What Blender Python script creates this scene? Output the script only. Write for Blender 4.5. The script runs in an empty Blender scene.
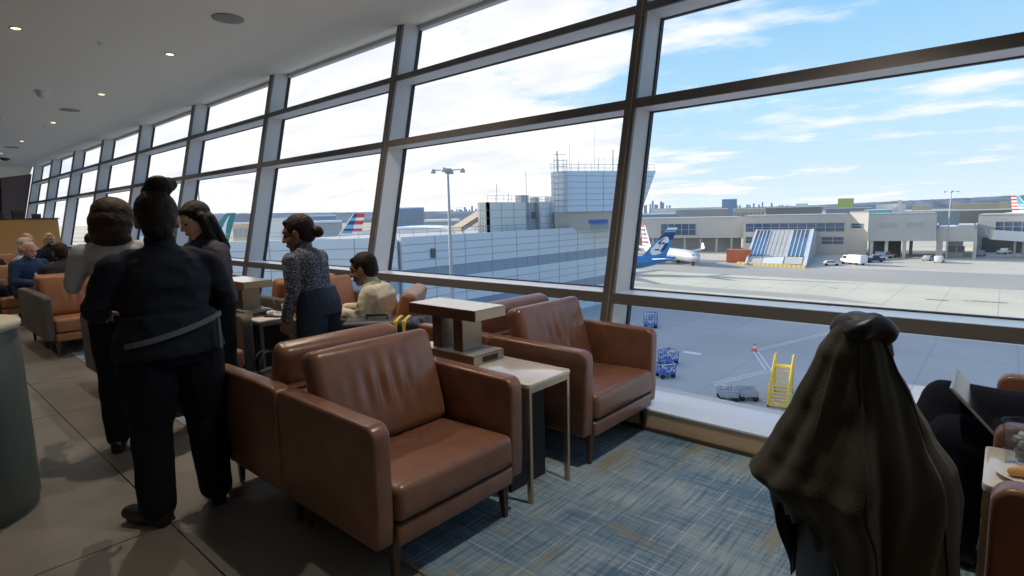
import bpy, bmesh, math, random
from mathutils import Vector, Matrix, noise, Quaternion
random.seed(7)
SC = bpy.context.scene
COL = SC.collection
PI = math.pi

# ------------------------------------------------------------------ camera
CAM_H = 1.45
F_PX, YAW, PITCH, ROLL = 559.06, 0.7229, 0.1304, -0.0230
def cam_axes():
    cy, sy, cp, sp = math.cos(YAW), math.sin(YAW), math.cos(PITCH), math.sin(PITCH)
    f = Vector((-sy*cp, cy*cp, -sp)); r = Vector((cy, sy, 0)); u = r.cross(f)
    cr, sr = math.cos(ROLL), math.sin(ROLL)
    return cr*r + sr*u, -sr*r + cr*u, f
RX, UX, FX = cam_axes()
CPOS = Vector((0, 0, CAM_H))
cam = bpy.data.cameras.new('camera'); camo = bpy.data.objects.new('camera', cam); COL.objects.link(camo)
M = Matrix((RX, UX, -FX)).transposed().to_4x4(); M.translation = CPOS
camo.matrix_world = M
cam.sensor_width = 36.0; cam.lens = F_PX/1024*36.0; cam.clip_start = 0.05; cam.clip_end = 20000
SC.camera = camo

# ground surveying: where a sight line from the camera meets a level, or a depth
def sight(px, py): return FX + (px-512)/F_PX*RX + (288-py)/F_PX*UX
def at_z(px, py, z):
    d = sight(px, py); return CPOS + d*((z-CAM_H)/d.z)
def at_y(px, py, y):
    d = sight(px, py); return CPOS + d*(y/d.y)
def at_d(px, py, D): return CPOS + sight(px, py)*D

# ------------------------------------------------------------------ materials
def mat(name, col, rough=0.5, metal=0.0, spec=0.5, noise_s=0, noise_a=0.0, bump=0.0, bump_s=0, emis=None, es=1.0, coat=0.0, alpha=None, trans=0.0, sheen=0.0, detail=4):
    m = bpy.data.materials.new(name); m.use_nodes = True
    nt = m.node_tree; b = nt.nodes['Principled BSDF']
    c = (*col, 1.0)
    b.inputs['Base Color'].default_value = c
    b.inputs['Roughness'].default_value = rough; b.inputs['Metallic'].default_value = metal
    b.inputs['Specular IOR Level'].default_value = spec
    b.inputs['Coat Weight'].default_value = coat
    b.inputs['Transmission Weight'].default_value = trans
    b.inputs['Sheen Weight'].default_value = sheen
    if emis: b.inputs['Emission Color'].default_value = (*emis, 1); b.inputs['Emission Strength'].default_value = es
    if noise_s or bump_s:
        tc = nt.nodes.new('ShaderNodeTexCoord')
    if noise_s:
        n = nt.nodes.new('ShaderNodeTexNoise'); n.inputs['Scale'].default_value = noise_s; n.inputs['Detail'].default_value = detail
        nt.links.new(tc.outputs['Object'], n.inputs['Vector'])
        r = nt.nodes.new('ShaderNodeValToRGB')
        r.color_ramp.elements[0].position = 0.3; r.color_ramp.elements[1].position = 0.7
        r.color_ramp.elements[0].color = (*[max(0, x*(1-noise_a)) for x in col], 1)
        r.color_ramp.elements[1].color = (*[min(1, x*(1+noise_a)) for x in col], 1)
        nt.links.new(n.outputs['Fac'], r.inputs['Fac']); nt.links.new(r.outputs['Color'], b.inputs['Base Color'])
    if bump_s:
        n2 = nt.nodes.new('ShaderNodeTexNoise'); n2.inputs['Scale'].default_value = bump_s; n2.inputs['Detail'].default_value = 6
        nt.links.new(tc.outputs['Object'], n2.inputs['Vector'])
        bp = nt.nodes.new('ShaderNodeBump'); bp.inputs['Strength'].default_value = bump; bp.inputs['Distance'].default_value = 0.01
        nt.links.new(n2.outputs['Fac'], bp.inputs['Height']); nt.links.new(bp.outputs['Normal'], b.inputs['Normal'])
    return m

def glass_mat(name, tint=(1, 1, 1), refl=0.06, rough=0.0):
    m = bpy.data.materials.new(name); m.use_nodes = True; nt = m.node_tree
    nt.nodes.clear()
    o = nt.nodes.new('ShaderNodeOutputMaterial'); t = nt.nodes.new('ShaderNodeBsdfTransparent'); g = nt.nodes.new('ShaderNodeBsdfGlossy')
    t.inputs['Color'].default_value = (*tint, 1); g.inputs['Roughness'].default_value = rough
    mx = nt.nodes.new('ShaderNodeMixShader'); lw = nt.nodes.new('ShaderNodeLayerWeight'); lw.inputs['Blend'].default_value = .5
    pw = nt.nodes.new('ShaderNodeMath'); pw.operation = 'POWER'; pw.inputs[1].default_value = 5; nt.links.new(lw.outputs['Facing'], pw.inputs[0])
    ma = nt.nodes.new('ShaderNodeMath'); ma.operation = 'MULTIPLY_ADD'; ma.inputs[1].default_value = refl*5; ma.inputs[2].default_value = refl*.5
    nt.links.new(pw.outputs[0], ma.inputs[0]); nt.links.new(ma.outputs[0], mx.inputs[0]); nt.links.new(t.outputs[0], mx.inputs[1]); nt.links.new(g.outputs[0], mx.inputs[2])
    nt.links.new(mx.outputs[0], o.inputs['Surface'])
    return m

# ------------------------------------------------------------------ objects
def link(o, parent=None):
    COL.objects.link(o)
    if parent is not None: o.parent = parent
    return o
def tag(o, label=None, cat=None, group=None, kind=None):
    if label: o['label'] = label
    if cat: o['category'] = cat
    if group: o['group'] = group
    if kind: o['kind'] = kind
    return o
def empty(name, loc=(0, 0, 0), rz=0.0, **k):
    o = bpy.data.objects.new(name, None); o.empty_display_size = 0.05
    COL.objects.link(o); o.location = loc; o.rotation_euler = (0, 0, rz)
    return tag(o, **k)
def copy_tree(o, parent=None):
    c = o.copy(); COL.objects.link(c)
    if parent is not None: c.parent = parent
    for ch in list(o.children): copy_tree(ch, c)
    return c

class MB:
    """collects shapes into one mesh object"""
    def __init__(s): s.bm = bmesh.new(); s.mi = 0
    def _tag(s, faces):
        for f in faces: f.material_index = s.mi
    def box(s, x0, x1, y0, y1, z0, z1, M=None):
        vs = [s.bm.verts.new(Vector(v)) for v in ((x0,y0,z0),(x1,y0,z0),(x1,y1,z0),(x0,y1,z0),(x0,y0,z1),(x1,y0,z1),(x1,y1,z1),(x0,y1,z1))]
        if M is not None:
            for v in vs: v.co = M @ v.co
        s._tag([s.bm.faces.new([vs[i] for i in q]) for q in ((0,3,2,1),(4,5,6,7),(0,1,5,4),(1,2,6,5),(2,3,7,6),(3,0,4,7))])
        return s
    def hexa(s, pts):   # 8 points, bottom 4 then top 4
        vs = [s.bm.verts.new(Vector(v)) for v in pts]
        s._tag([s.bm.faces.new([vs[i] for i in q]) for q in ((0,3,2,1),(4,5,6,7),(0,1,5,4),(1,2,6,5),(2,3,7,6),(3,0,4,7))]); return s
    def bar(s, a, b, w, h=None, up=Vector((0, 0, 1))):
        a, b = Vector(a), Vector(b); h = h or w
        d = (b-a).normalized(); sd = d.cross(up)
        if sd.length < 1e-4: sd = d.cross(Vector((1, 0, 0)))
        sd.normalize(); u = sd.cross(d).normalized(); sd = sd*w/2; u = u*h/2
        return s.hexa([a-sd-u, a+sd-u, a+sd+u, a-sd+u, b-sd-u, b+sd-u, b+sd+u, b-sd+u])
    def tube(s, pts, r, n=8, cap=True):
        pts = [Vector(p) for p in pts]; rr = r if isinstance(r, (list, tuple)) else [r]*len(pts)
        rings = []; prev = None
        for i, p in enumerate(pts):
            d = (pts[min(i+1, len(pts)-1)]-pts[max(i-1, 0)]).normalized()
            if prev is None:
                sd = d.cross(Vector((0, 0, 1)))
                if sd.length < 1e-3: sd = d.cross(Vector((1, 0, 0)))
            else: sd = prev - d*prev.dot(d)
            sd.normalize(); prev = sd; u = d.cross(sd)
            rings.append([s.bm.verts.new(p+(sd*math.cos(2*PI*k/n)+u*math.sin(2*PI*k/n))*rr[i]) for k in range(n)])
        fs = []
        for a, b in zip(rings, rings[1:]):
            for k in range(n): fs.append(s.bm.faces.new((a[k], a[(k+1) % n], b[(k+1) % n], b[k])))
        if cap:
            fs.append(s.bm.faces.new(rings[0][::-1])); fs.append(s.bm.faces.new(rings[-1]))
        s._tag(fs); return s
    def lathe(s, prof, n=32, c=(0, 0, 0), sx=1, sy=1, M=None):
        rings = []
        for r, z in prof:
            rings.append([s.bm.verts.new(Vector((c[0]+sx*r*math.cos(2*PI*k/n), c[1]+sy*r*math.sin(2*PI*k/n), c[2]+z))) for k in range(n)])
        if M is not None:
            for g in rings:
                for v in g: v.co = M @ v.co
        fs = []
        for a, b in zip(rings, rings[1:]):
            for k in range(n): fs.append(s.bm.faces.new((a[k], a[(k+1) % n], b[(k+1) % n], b[k])))
        fs.append(s.bm.faces.new(rings[0][::-1])); fs.append(s.bm.faces.new(rings[-1]))
        s._tag(fs); return s
    def prism(s, poly, a, b, axis='y', M=None):
        def P(u, v, t):
            return Vector({'y': (u, t, v), 'x': (t, u, v), 'z': (u, v, t)}[axis])
        A = [s.bm.verts.new(P(u, v, a)) for u, v in poly]; B = [s.bm.verts.new(P(u, v, b)) for u, v in poly]
        if M is not None:
            for v in A+B: v.co = M @ v.co
        n = len(poly); fs = [s.bm.faces.new(A), s.bm.faces.new(B[::-1])]
        for k in range(n): fs.append(s.bm.faces.new((A[k], B[k], B[(k+1) % n], A[(k+1) % n])))
        s._tag(fs); return s
    def quad(s, pts):
        s._tag([s.bm.faces.new([s.bm.verts.new(Vector(p)) for p in pts])]); return s
    def ball(s, c, r, n=12, M=None):
        rx, ry, rz = r if isinstance(r, (list, tuple)) else (r, r, r)
        mm = Matrix.Translation(Vector(c)) @ (M or Matrix.Identity(4)) @ Matrix.Diagonal((rx, ry, rz, 1))
        top = s.bm.verts.new(mm @ Vector((0, 0, 1))); bot = s.bm.verts.new(mm @ Vector((0, 0, -1))); rings = []
        for i in range(1, n):
            z, r_ = math.cos(PI*i/n), math.sin(PI*i/n)
            rings.append([s.bm.verts.new(mm @ Vector((r_*math.cos(PI*k/n), r_*math.sin(PI*k/n), z))) for k in range(2*n)])
        fs = []; m2 = 2*n
        for k in range(m2):
            fs.append(s.bm.faces.new((top, rings[0][k], rings[0][(k+1) % m2]))); fs.append(s.bm.faces.new((bot, rings[-1][(k+1) % m2], rings[-1][k])))
        for a, b in zip(rings, rings[1:]):
            for k in range(m2): fs.append(s.bm.faces.new((a[k], b[k], b[(k+1) % m2], a[(k+1) % m2])))
        s._tag(fs); return s
    def cone(s, p0, r0, p1, r1, n=14):
        """tapered capsule"""
        s.tube([p0, p1], [r0, r1], n); s.ball(p0, r0, 8); s.ball(p1, r1, 8); return s
    def bevel(s, w, seg=2, ang=0.5):
        bmesh.ops.recalc_face_normals(s.bm, faces=s.bm.faces)
        ed = [e for e in s.bm.edges if len(e.link_faces) == 2 and e.calc_face_angle(0) > ang]
        bmesh.ops.bevel(s.bm, geom=ed, offset=w, segments=seg, profile=0.5, affect='EDGES', clamp_overlap=True)
        return s
    def build(s, name, m, parent=None, smooth=False, mods=None):
        bmesh.ops.recalc_face_normals(s.bm, faces=s.bm.faces)
        me = bpy.data.meshes.new(name); s.bm.to_mesh(me); s.bm.free()
        for x in (m if isinstance(m, (list, tuple)) else [m]): me.materials.append(x)
        if smooth:
            for p in me.polygons: p.use_smooth = True
            try: me.set_sharp_from_angle(angle=smooth if isinstance(smooth, float) else 0.7)
            except Exception: pass
        return link(bpy.data.objects.new(name, me), parent)

def blob(name, fill, m, parent=None, voxel=0.008, smooth=4, wrinkle=0.0, wscale=8.0, M=None, wstretch=(1, 1, 1)):
    """fill(mb) adds overlapping solids; they are fused into one continuous surface"""
    b = MB(); fill(b)
    bmesh.ops.recalc_face_normals(b.bm, faces=b.bm.faces)
    me = bpy.data.meshes.new('tmp'); b.bm.to_mesh(me); b.bm.free()
    o = bpy.data.objects.new('tmp', me)
    ws = bpy.data.scenes.get('blob_bench') or bpy.data.scenes.new('blob_bench')
    ws.collection.objects.link(o)
    r = o.modifiers.new('r', 'REMESH'); r.mode = 'VOXEL'; r.voxel_size = voxel; r.use_smooth_shade = True
    if smooth:
        q = o.modifiers.new('s', 'SMOOTH'); q.iterations = smooth; q.factor = 0.5
    vl = ws.view_layers[0]; vl.update(); dg = vl.depsgraph
    if dg is None:
        with bpy.context.temp_override(scene=ws, view_layer=vl): dg = bpy.context.evaluated_depsgraph_get()
    dg.update()
    ev = o.evaluated_get(dg); nm = bpy.data.meshes.new_from_object(ev)
    bpy.data.objects.remove(o); bpy.data.meshes.remove(me)
    if wrinkle:
        ns = [v.normal.copy() for v in nm.vertices]
        for v, n in zip(nm.vertices, ns):
            q = Vector((v.co.x*wscale*wstretch[0], v.co.y*wscale*wstretch[1], v.co.z*wscale*wstretch[2]))
            v.co += n*wrinkle*(1-2*abs(noise.noise(q)))
    nm.name = name
    nm.materials.clear(); nm.materials.append(m)
    for p in nm.polygons: p.use_smooth = True
    o = bpy.data.objects.new(name, nm); link(o, parent)
    if M is not None: o.matrix_local = M
    return o
# ------------------------------------------------------------------ materials of the place
leather = mat('brown leather', (0.205, 0.098, 0.063), rough=0.31, noise_s=9, noise_a=0.16, bump=0.10, bump_s=60, spec=0.55)
leather_or = mat('tan leather', (0.33, 0.14, 0.065), rough=0.42, noise_s=9, noise_a=0.12, bump=0.2, bump_s=60)
tweed = mat('grey brown upholstery', (0.10, 0.085, 0.075), rough=0.8, noise_s=140, noise_a=0.4)
wood_leg = mat('dark walnut legs', (0.075, 0.042, 0.024), rough=0.4, noise_s=20, noise_a=0.3)
walnut = mat('walnut veneer', (0.10, 0.045, 0.026), rough=0.3, noise_s=14, noise_a=0.3)
brass = mat('champagne metal', (0.50, 0.40, 0.28), rough=0.33, metal=0.85)
bronze_end = mat('brushed bronze', (0.42, 0.34, 0.25), rough=0.4, metal=0.6)
marble = mat('pale stone top', (0.72, 0.66, 0.60), rough=0.12, noise_s=5, noise_a=0.06, coat=0.3)
black_panel = mat('black laminate', (0.012, 0.011, 0.011), rough=0.5)
black_plastic = mat('black plastic', (0.02, 0.02, 0.022), rough=0.4)
alu_dark = mat('dark bronze aluminium', (0.135, 0.125, 0.118), rough=0.42, metal=0.2)
alu_mid = mat('champagne cap strip', (0.36, 0.31, 0.25), rough=0.4, metal=0.4)
alu_fin = mat('grey aluminium fin', (0.60, 0.61, 0.63), rough=0.5)
gasket = mat('black gasket', (0.015, 0.017, 0.02), rough=0.6)
sill_top = mat('pale metal sill', (0.72, 0.77, 0.85), rough=0.3, spec=.7)
kerb_m = mat('tan kerb cladding', (0.60, 0.46, 0.32), rough=0.5)
base_m = mat('dark brown base trim', (0.07, 0.055, 0.045), rough=0.5)
pane = glass_mat('window glass', (0.97, 0.98, 0.985), refl=0.03)
ceil_m = mat('ceiling plaster', (0.84, 0.81, 0.72), rough=0.9)
wall_m = mat('beige plaster', (0.62, 0.58, 0.50), rough=0.8)
end_m = mat('dark brown panelling', (0.10, 0.066, 0.05), rough=0.5, noise_s=3, noise_a=0.1)
end_m2 = mat('plum brown panelling', (0.13, 0.085, 0.085), rough=0.5)
orange_m = mat('ochre partition', (0.52, 0.27, 0.09), rough=0.6, noise_s=2, noise_a=0.06)
bulb_m = mat('warm lamp', (1, 0.8, 0.5), emis=(1.0, 0.58, 0.2), es=5)
white_p = mat('white plastic', (0.7, 0.69, 0.66), rough=0.4)
grille_m = mat('grey speaker grille', (0.30, 0.29, 0.26), rough=0.7)
drum_m = mat('frosted grey green glass', (0.13, 0.155, 0.14), rough=0.35, spec=0.5)
drum_top = mat('cream counter top', (0.72, 0.66, 0.50), rough=0.35)
lamp_white = mat('milky white glass', (0.72, 0.74, 0.70), rough=0.35)

def brick_nodes(nt, scale_vec, mortar, c1, c2, cm):
    pass
def tile_floor():
    m = bpy.data.materials.new('grey stone tiles'); m.use_nodes = True; nt = m.node_tree; b = nt.nodes['Principled BSDF']
    tc = nt.nodes.new('ShaderNodeTexCoord'); sep = nt.nodes.new('ShaderNodeSeparateXYZ'); nt.links.new(tc.outputs['Object'], sep.inputs[0])
    def line(out, off, period, w):
        a = nt.nodes.new('ShaderNodeMath'); a.operation = 'ADD'; a.inputs[1].default_value = off; nt.links.new(out, a.inputs[0])
        d = nt.nodes.new('ShaderNodeMath'); d.operation = 'PINGPONG'; d.inputs[1].default_value = period/2; nt.links.new(a.outputs[0], d.inputs[0])
        c = nt.nodes.new('ShaderNodeMath'); c.operation = 'LESS_THAN'; c.inputs[1].default_value = w; nt.links.new(d.outputs[0], c.inputs[0])
        return c.outputs[0]
    lx = line(sep.outputs[0], 2.95+1.23*20, 1.23, 0.004); ly = line(sep.outputs[1], -0.80+1.2*10, 1.2, 0.004)
    mx = nt.nodes.new('ShaderNodeMath'); mx.operation = 'MAXIMUM'; nt.links.new(lx, mx.inputs[0]); nt.links.new(ly, mx.inputs[1])
    n = nt.nodes.new('ShaderNodeTexNoise'); n.inputs['Scale'].default_value = 2.5; n.inputs['Detail'].default_value = 8; nt.links.new(tc.outputs['Object'], n.inputs['Vector'])
    r = nt.nodes.new('ShaderNodeValToRGB'); r.color_ramp.elements[0].position = .3; r.color_ramp.elements[1].position = .7
    r.color_ramp.elements[0].color = (.185, .176, .160, 1); r.color_ramp.elements[1].color = (.235, .222, .20, 1); nt.links.new(n.outputs['Fac'], r.inputs[0])
    mix = nt.nodes.new('ShaderNodeMix'); mix.data_type = 'RGBA'; nt.links.new(mx.outputs[0], mix.inputs[0]); nt.links.new(r.outputs[0], mix.inputs[6]); mix.inputs[7].default_value = (.03, .028, .026, 1)
    nt.links.new(mix.outputs[2], b.inputs['Base Color'])
    b.inputs['Roughness'].default_value = 0.26; b.inputs['Specular IOR Level'].default_value = 0.5
    return m
def carpet():
    m = bpy.data.materials.new('blue woven carpet'); m.use_nodes = True; nt = m.node_tree; b = nt.nodes['Principled BSDF']
    tc = nt.nodes.new('ShaderNodeTexCoord')
    def nz(scale, sx, sy, det=4, lo=.35, hi=.65):
        mp = nt.nodes.new('ShaderNodeMapping'); mp.inputs['Scale'].default_value = (sx, sy, 1); nt.links.new(tc.outputs['Object'], mp.inputs[0])
        n = nt.nodes.new('ShaderNodeTexNoise'); n.inputs['Scale'].default_value = scale; n.inputs['Detail'].default_value = det; nt.links.new(mp.outputs[0], n.inputs['Vector'])
        r = nt.nodes.new('ShaderNodeMapRange'); r.inputs[1].default_value = lo; r.inputs[2].default_value = hi; nt.links.new(n.outputs['Fac'], r.inputs[0]); return r.outputs[0]
    def mix(f, a, bcol, fac=None):
        x = nt.nodes.new('ShaderNodeMix'); x.data_type = 'RGBA'
        if fac is not None:
            mu = nt.nodes.new('ShaderNodeMath'); mu.operation = 'MULTIPLY'; mu.inputs[1].default_value = fac; nt.links.new(f, mu.inputs[0]); f = mu.outputs[0]
        nt.links.new(f, x.inputs[0])
        if isinstance(a, tuple): x.inputs[6].default_value = (*a, 1)
        else: nt.links.new(a, x.inputs[6])
        if isinstance(bcol, tuple): x.inputs[7].default_value = (*bcol, 1)
        else: nt.links.new(bcol, x.inputs[7])
        return x.outputs[2]
    big = nz(1.6, 1, 1.6, 3, .38, .62)
    col = mix(big, (0.13, 0.25, 0.39), (0.36, 0.48, 0.54))
    streak_x = nz(3, 1, 22, 5, .45, .62)
    col = mix(streak_x, col, (0.42, 0.52, 0.56), .65)
    streak_y = nz(3, 26, 1.2, 5, .50, .64)
    col = mix(streak_y, col, (0.06, 0.13, 0.25), .55)
    gold = nz(1.3, 5, 1.0, 5, .58, .70)
    col = mix(gold, col, (0.36, 0.30, 0.14), .75)
    gold2 = nz(1.1, 1.0, 8, 5, .60, .72)
    col = mix(gold2, col, (0.36, 0.30, 0.15), .6)
    # pale woven lines crossing every half metre or so, broken by noise
    sep = nt.nodes.new('ShaderNodeSeparateXYZ'); nt.links.new(tc.outputs['Object'], sep.inputs[0])
    def line(out, period, w, off):
        a = nt.nodes.new('ShaderNodeMath'); a.operation = 'ADD'; a.inputs[1].default_value = off; nt.links.new(out, a.inputs[0])
        d = nt.nodes.new('ShaderNodeMath'); d.operation = 'PINGPONG'; d.inputs[1].default_value = period/2; nt.links.new(a.outputs[0], d.inputs[0])
        c = nt.nodes.new('ShaderNodeMath'); c.operation = 'LESS_THAN'; c.inputs[1].default_value = w; nt.links.new(d.outputs[0], c.inputs[0]); return c.outputs[0]
    brk = nz(9, 1, 1, 2, .4, .6)
    for out, per, off in ((sep.outputs[0], .41, 30.1), (sep.outputs[1], .33, 30.07), (sep.outputs[0], .23, 30.3)):
        l = line(out, per, .004, off)
        mu = nt.nodes.new('ShaderNodeMath'); mu.operation = 'MULTIPLY'; nt.links.new(l, mu.inputs[0]); nt.links.new(brk, mu.inputs[1])
        col = mix(mu.outputs[0], col, (0.55, 0.62, 0.66), .7)
    fine = nz(220, 1, 1, 2, .3, .7)
    col = mix(fine, col, (0.06, 0.10, 0.15), .28)
    nt.links.new(col, b.inputs['Base Color']); b.inputs['Roughness'].default_value = 0.95; b.inputs['Specular IOR Level'].default_value = 0.1
    bp = nt.nodes.new('ShaderNodeBump'); bp.inputs['Strength'].default_value = .5; bp.inputs['Distance'].default_value = .004
    nt.links.new(fine, bp.inputs['Height']); nt.links.new(bp.outputs['Normal'], b.inputs['Normal'])
    return m
tile_m = tile_floor(); carpet_m = carpet()
# ------------------------------------------------------------------ room shell
X_END, X_R, Y_B, CEIL = -26.62, 6.5, -6.5, 3.565
TH = 0.2193; Y0W = 3.3354
ST, CT = math.sin(TH), math.cos(TH)
def wallp(x, v, w): return Vector((x, Y0W + v*ST + w*CT, v*CT - w*ST))   # v up the slope, w outwards
def vz(z): return z/CT
def wbox(mb, x0, x1, v0, v1, w0, w1):
    return mb.hexa([wallp(x0,v0,w0), wallp(x1,v0,w0), wallp(x1,v0,w1), wallp(x0,v0,w1), wallp(x0,v1,w0), wallp(x1,v1,w0), wallp(x1,v1,w1), wallp(x0,v1,w1)])
def struct(o): o['kind'] = 'structure'; return o

struct(MB().box(X_END-.3, X_R, Y_B, 1.335, -0.3, 0.0).build('floor', tile_m))
struct(MB().box(X_END-.3, X_R, 1.335, 3.66, -0.3, 0.004).build('floor_carpet', carpet_m))
struct(MB().box(X_END-.3, X_R, 1.325, 1.337, 0.0, 0.006).build('trim_carpet_edge', alu_mid))
struct(MB().prism([(Y_B, CEIL), (4.128, CEIL), (4.135, CEIL+.035), (4.46, CEIL+.045), (4.46, CEIL+.25), (Y_B, CEIL+.25)], X_END-.3, X_R, axis='x').build('ceiling', ceil_m))
struct(MB().box(X_END-.3, X_R, Y_B-.2, Y_B, 0, CEIL).build('wall_back', wall_m))
struct(MB().prism([(Y_B, 0), (3.5, 0), (4.30, CEIL), (Y_B, CEIL)], X_R, X_R+.2, axis='x').build('wall_right', wall_m))
struct(MB().prism([(Y_B, 3.14), (3.95, 3.14), (4.10, CEIL), (Y_B, CEIL)], X_END-.2, X_END, axis='x').build('wall_left_bulkhead', ceil_m))
w = MB(); w.prism([(Y_B, 0), (2.95, 0), (3.20, 3.14), (Y_B, 3.14)], X_END-.3, X_END-.12, axis='x')
struct(w.build('wall_left', end_m))
w = MB(); w.prism([(2.95, 0), (3.33, 0), (4.05, 3.3), (3.20, 3.14)], X_END-.2, X_END+.02, axis='x')
struct(w.build('wall_left_pier', end_m2))

# kerb and sill along the glass
struct(MB().box(X_END, X_R, 3.265, 3.66, 0.02, 0.140).build('wall_window_kerb', kerb_m))
struct(MB().box(X_END, X_R, 3.250, 3.29, 0.0, 0.028).build('baseboard_window', base_m))
k = MB().box(X_END, X_R, 3.255, 3.66, 0.143, 0.153); k.box(X_END, X_R, 3.256, 3.260, 0.141, 0.154)
struct(k.build('trim_window_sill', sill_top))

# curtain wall: bays of 3.05 m, leaning outwards; each bay is a window with its mullion, rails and panes
X1 = -2.125; SP = 3.05; DG = 0.254
V0 = vz(0.15); VT = vz(CEIL+.03)+.07
rails = [(0.788, 0.862, 'transom'), (2.214, 2.285, 'transom'), (2.935, 2.998, 'transom')]
def window_bay(n, xr):
    xl = xr-0.088
    mb = MB(); wbox(mb, xl, xr, V0, VT, 0.0, 0.03)
    root = struct(mb.build('window_%d' % n, alu_dark))
    mb = MB(); wbox(mb, xl+.052, xl+.060, V0, VT, -0.004, 0.0); mb.build('cap_strip', alu_mid, root)
    mb = MB(); wbox(mb, xl, xr, V0, VT, 0.03, DG-.02); mb.build('mullion_fin', alu_fin, root)
    mb = MB(); wbox(mb, xl-.006, xr+.012, V0, VT, DG-.02, DG+.02); mb.build('gasket', gasket, root)
    x0, x1 = xr+.012, xr+SP-.088-.006
    a0, a1 = xr, xr+SP-.088
    for z0, z1, nm in rails:
        # level shelf-like rail: bronze nose towards the room, pale level faces, black gasket at the glass
        f0, f1 = Y0W+z0*math.tan(TH)+.002, Y0W+z1*math.tan(TH)+.002; g = (DG-.014)/CT
        mb = MB(); mb.prism([(f0, z0), (f0+.022, z0), (f1+.022, z1), (f1, z1)], a0, a1, axis='x')
        mb.mi = 1; mb.prism([(f0+.022, z0+.001), (f0+g, z0+.001), (f1+g, z1-.001), (f1+.022, z1-.001)], a0, a1, axis='x')
        mb.mi = 2; mb.prism([(f0+g, z0-.006), (f0+g+.04, z0-.006), (f1+g+.04, z1+.006), (f1+g, z1+.006)], a0, a1, axis='x')
        mb.build('transom', [alu_dark, sill_top if z0 < 1 else alu_fin, gasket], root)
    mb = MB(); wbox(mb, a0, a1, VT-.055, VT, DG-.03, DG+.02); mb.build('head_rail', alu_fin, root)
    mb = MB(); wbox(mb, a0, a1, V0, V0+.02, DG-.03, DG+.02); mb.build('bottom_gasket', gasket, root)
    edges = [vz(0.15)]+[e for z0, z1, _ in rails for e in (vz(z0), vz(z1))]+[VT-.005]
    for i in range(0, len(edges), 2):
        mb = MB(); mb.quad([wallp(x0, edges[i], DG), wallp(x1, edges[i], DG), wallp(x1, edges[i+1], DG), wallp(x0, edges[i+1], DG)])
        mb.build('glass_pane', pane, root)
    return root
for i in range(-2, 9):
    window_bay(i+3, X1-(i)*SP)
# outer roof edge over the glass
struct(MB().box(X_END-.5, X_R+.5, Y_B-.3, 4.75, CEIL+.25, CEIL+.7).build('trim_roof_edge', alu_fin))
struct(MB().box(X_END-.5, X_R+.5, 3.66, 3.75, -0.6, 0.15).build('trim_slab_edge', alu_fin))

# partition
pt = MB().box(-17.3, -17.1, -3.5, 2.98, 0, 1.60); pt.bevel(.01)
p_ = pt.build('partition_screen', orange_m)
tag(p_, 'low ochre partition wall at the far end of the lounge behind the seated guests', 'partition')
q = MB().box(-17.32, -17.08, -3.5, 3.0, 1.60, 1.625).build('cap_rail', walnut, p_)

# things standing on the partition
def dark_box(x, y, w_, h_, lab):
    b = MB().box(-w_/2, w_/2, -.05, .05, 0, h_); b.bevel(.006); o = b.build('display_box', black_plastic); o.location = (x, y, 1.625)
    tag(o, lab, 'box'); l = MB().box(-w_/2-.004, w_/2+.004, -.054, .054, h_-.03, h_); l.build('lid', end_m, o)
    o.rotation_euler.z = PI/2
dark_box(-17.2, 1.75, .55, .14, 'long dark box on top of the ochre partition, nearest the left picture edge')
dark_box(-17.2, 2.28, .22, .19, 'tallest small black box on top of the ochre partition')
dark_box(-17.2, 2.60, .16, .10, 'small dark box nearest the window end of the partition top')

# ceiling fittings
def downlight(x, y, lab, power=None):
    r = MB().lathe([(.060, 0), (.060, -.006), (.048, -.008), (.044, -.001)], 24, c=(0, 0, 0)).build('downlight', alu_mid, smooth=True)
    r.location = (x, y, CEIL-.0005); tag(r, lab, 'ceiling light', 'recessed downlights in the lounge ceiling')
    MB().lathe([(.042, -.003), (.042, -.0055), (.001, -.0065)], 20).build('lamp_disc', bulb_m, r)
    l = bpy.data.lights.new('downlight_beam', 'SPOT'); l.energy = power or DL_POWER; l.color = (1, .84, .66); l.spot_size = 2.0; l.spot_blend = .9; l.shadow_soft_size = .02
    lo = bpy.data.objects.new('downlight_beam', l); link(lo, r); lo.location = (0, 0, -.02)
DL_POWER = 70
for x, nm in ((-8.1, 'nearest'), (-11.3, 'second'), (-15.02, 'third'), (-18.72, 'fourth'), (-22.1, 'farthest')):
    downlight(x, 2.74, nm+' warm recessed downlight in the row beside the window wall')
downlight(-8.16, 1.27, 'warm recessed downlight near the top left picture corner')
for x, y, pw in ((-4.45, 2.74, 125), (-.8, 2.27, 150), (2.9, 2.27, 120), (-4.45, 1.27, 130), (-11.3, 1.27, 70), (-15, 1.27, 70), (-8.1, -.6, 60), (-11.3, -.6, 60), (-15, -.6, 60), (-4.4, -3, 50), (-8.1, -3, 50), (-.8, -3, 50)):  # unseen lamps added to light seats and carpet and lift the ambient
    downlight(x, y, 'unseen downlight added outside the picture to brighten the lounge', pw)
for x, y, nm in ((-6.29, 2.72, 'large round grey ceiling speaker nearest the camera'), (-13.2, 2.68, 'round ceiling speaker between the second and third downlights'), (-20.3, 2.75, 'farthest round ceiling speaker, by the fourth downlight')):
    s = MB().lathe([(.155, 0), (.155, -.008), (.145, -.012)], 36).build('ceiling_speaker', white_p if 0 else grille_m, smooth=True); s.location = (x, y, CEIL-.0005)
    tag(s, nm, 'ceiling speaker')
    MB().lathe([(.138, -.0125), (.10, -.018), (.001, -.019)], 30).build('grille', grille_m, s, smooth=True)
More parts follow.
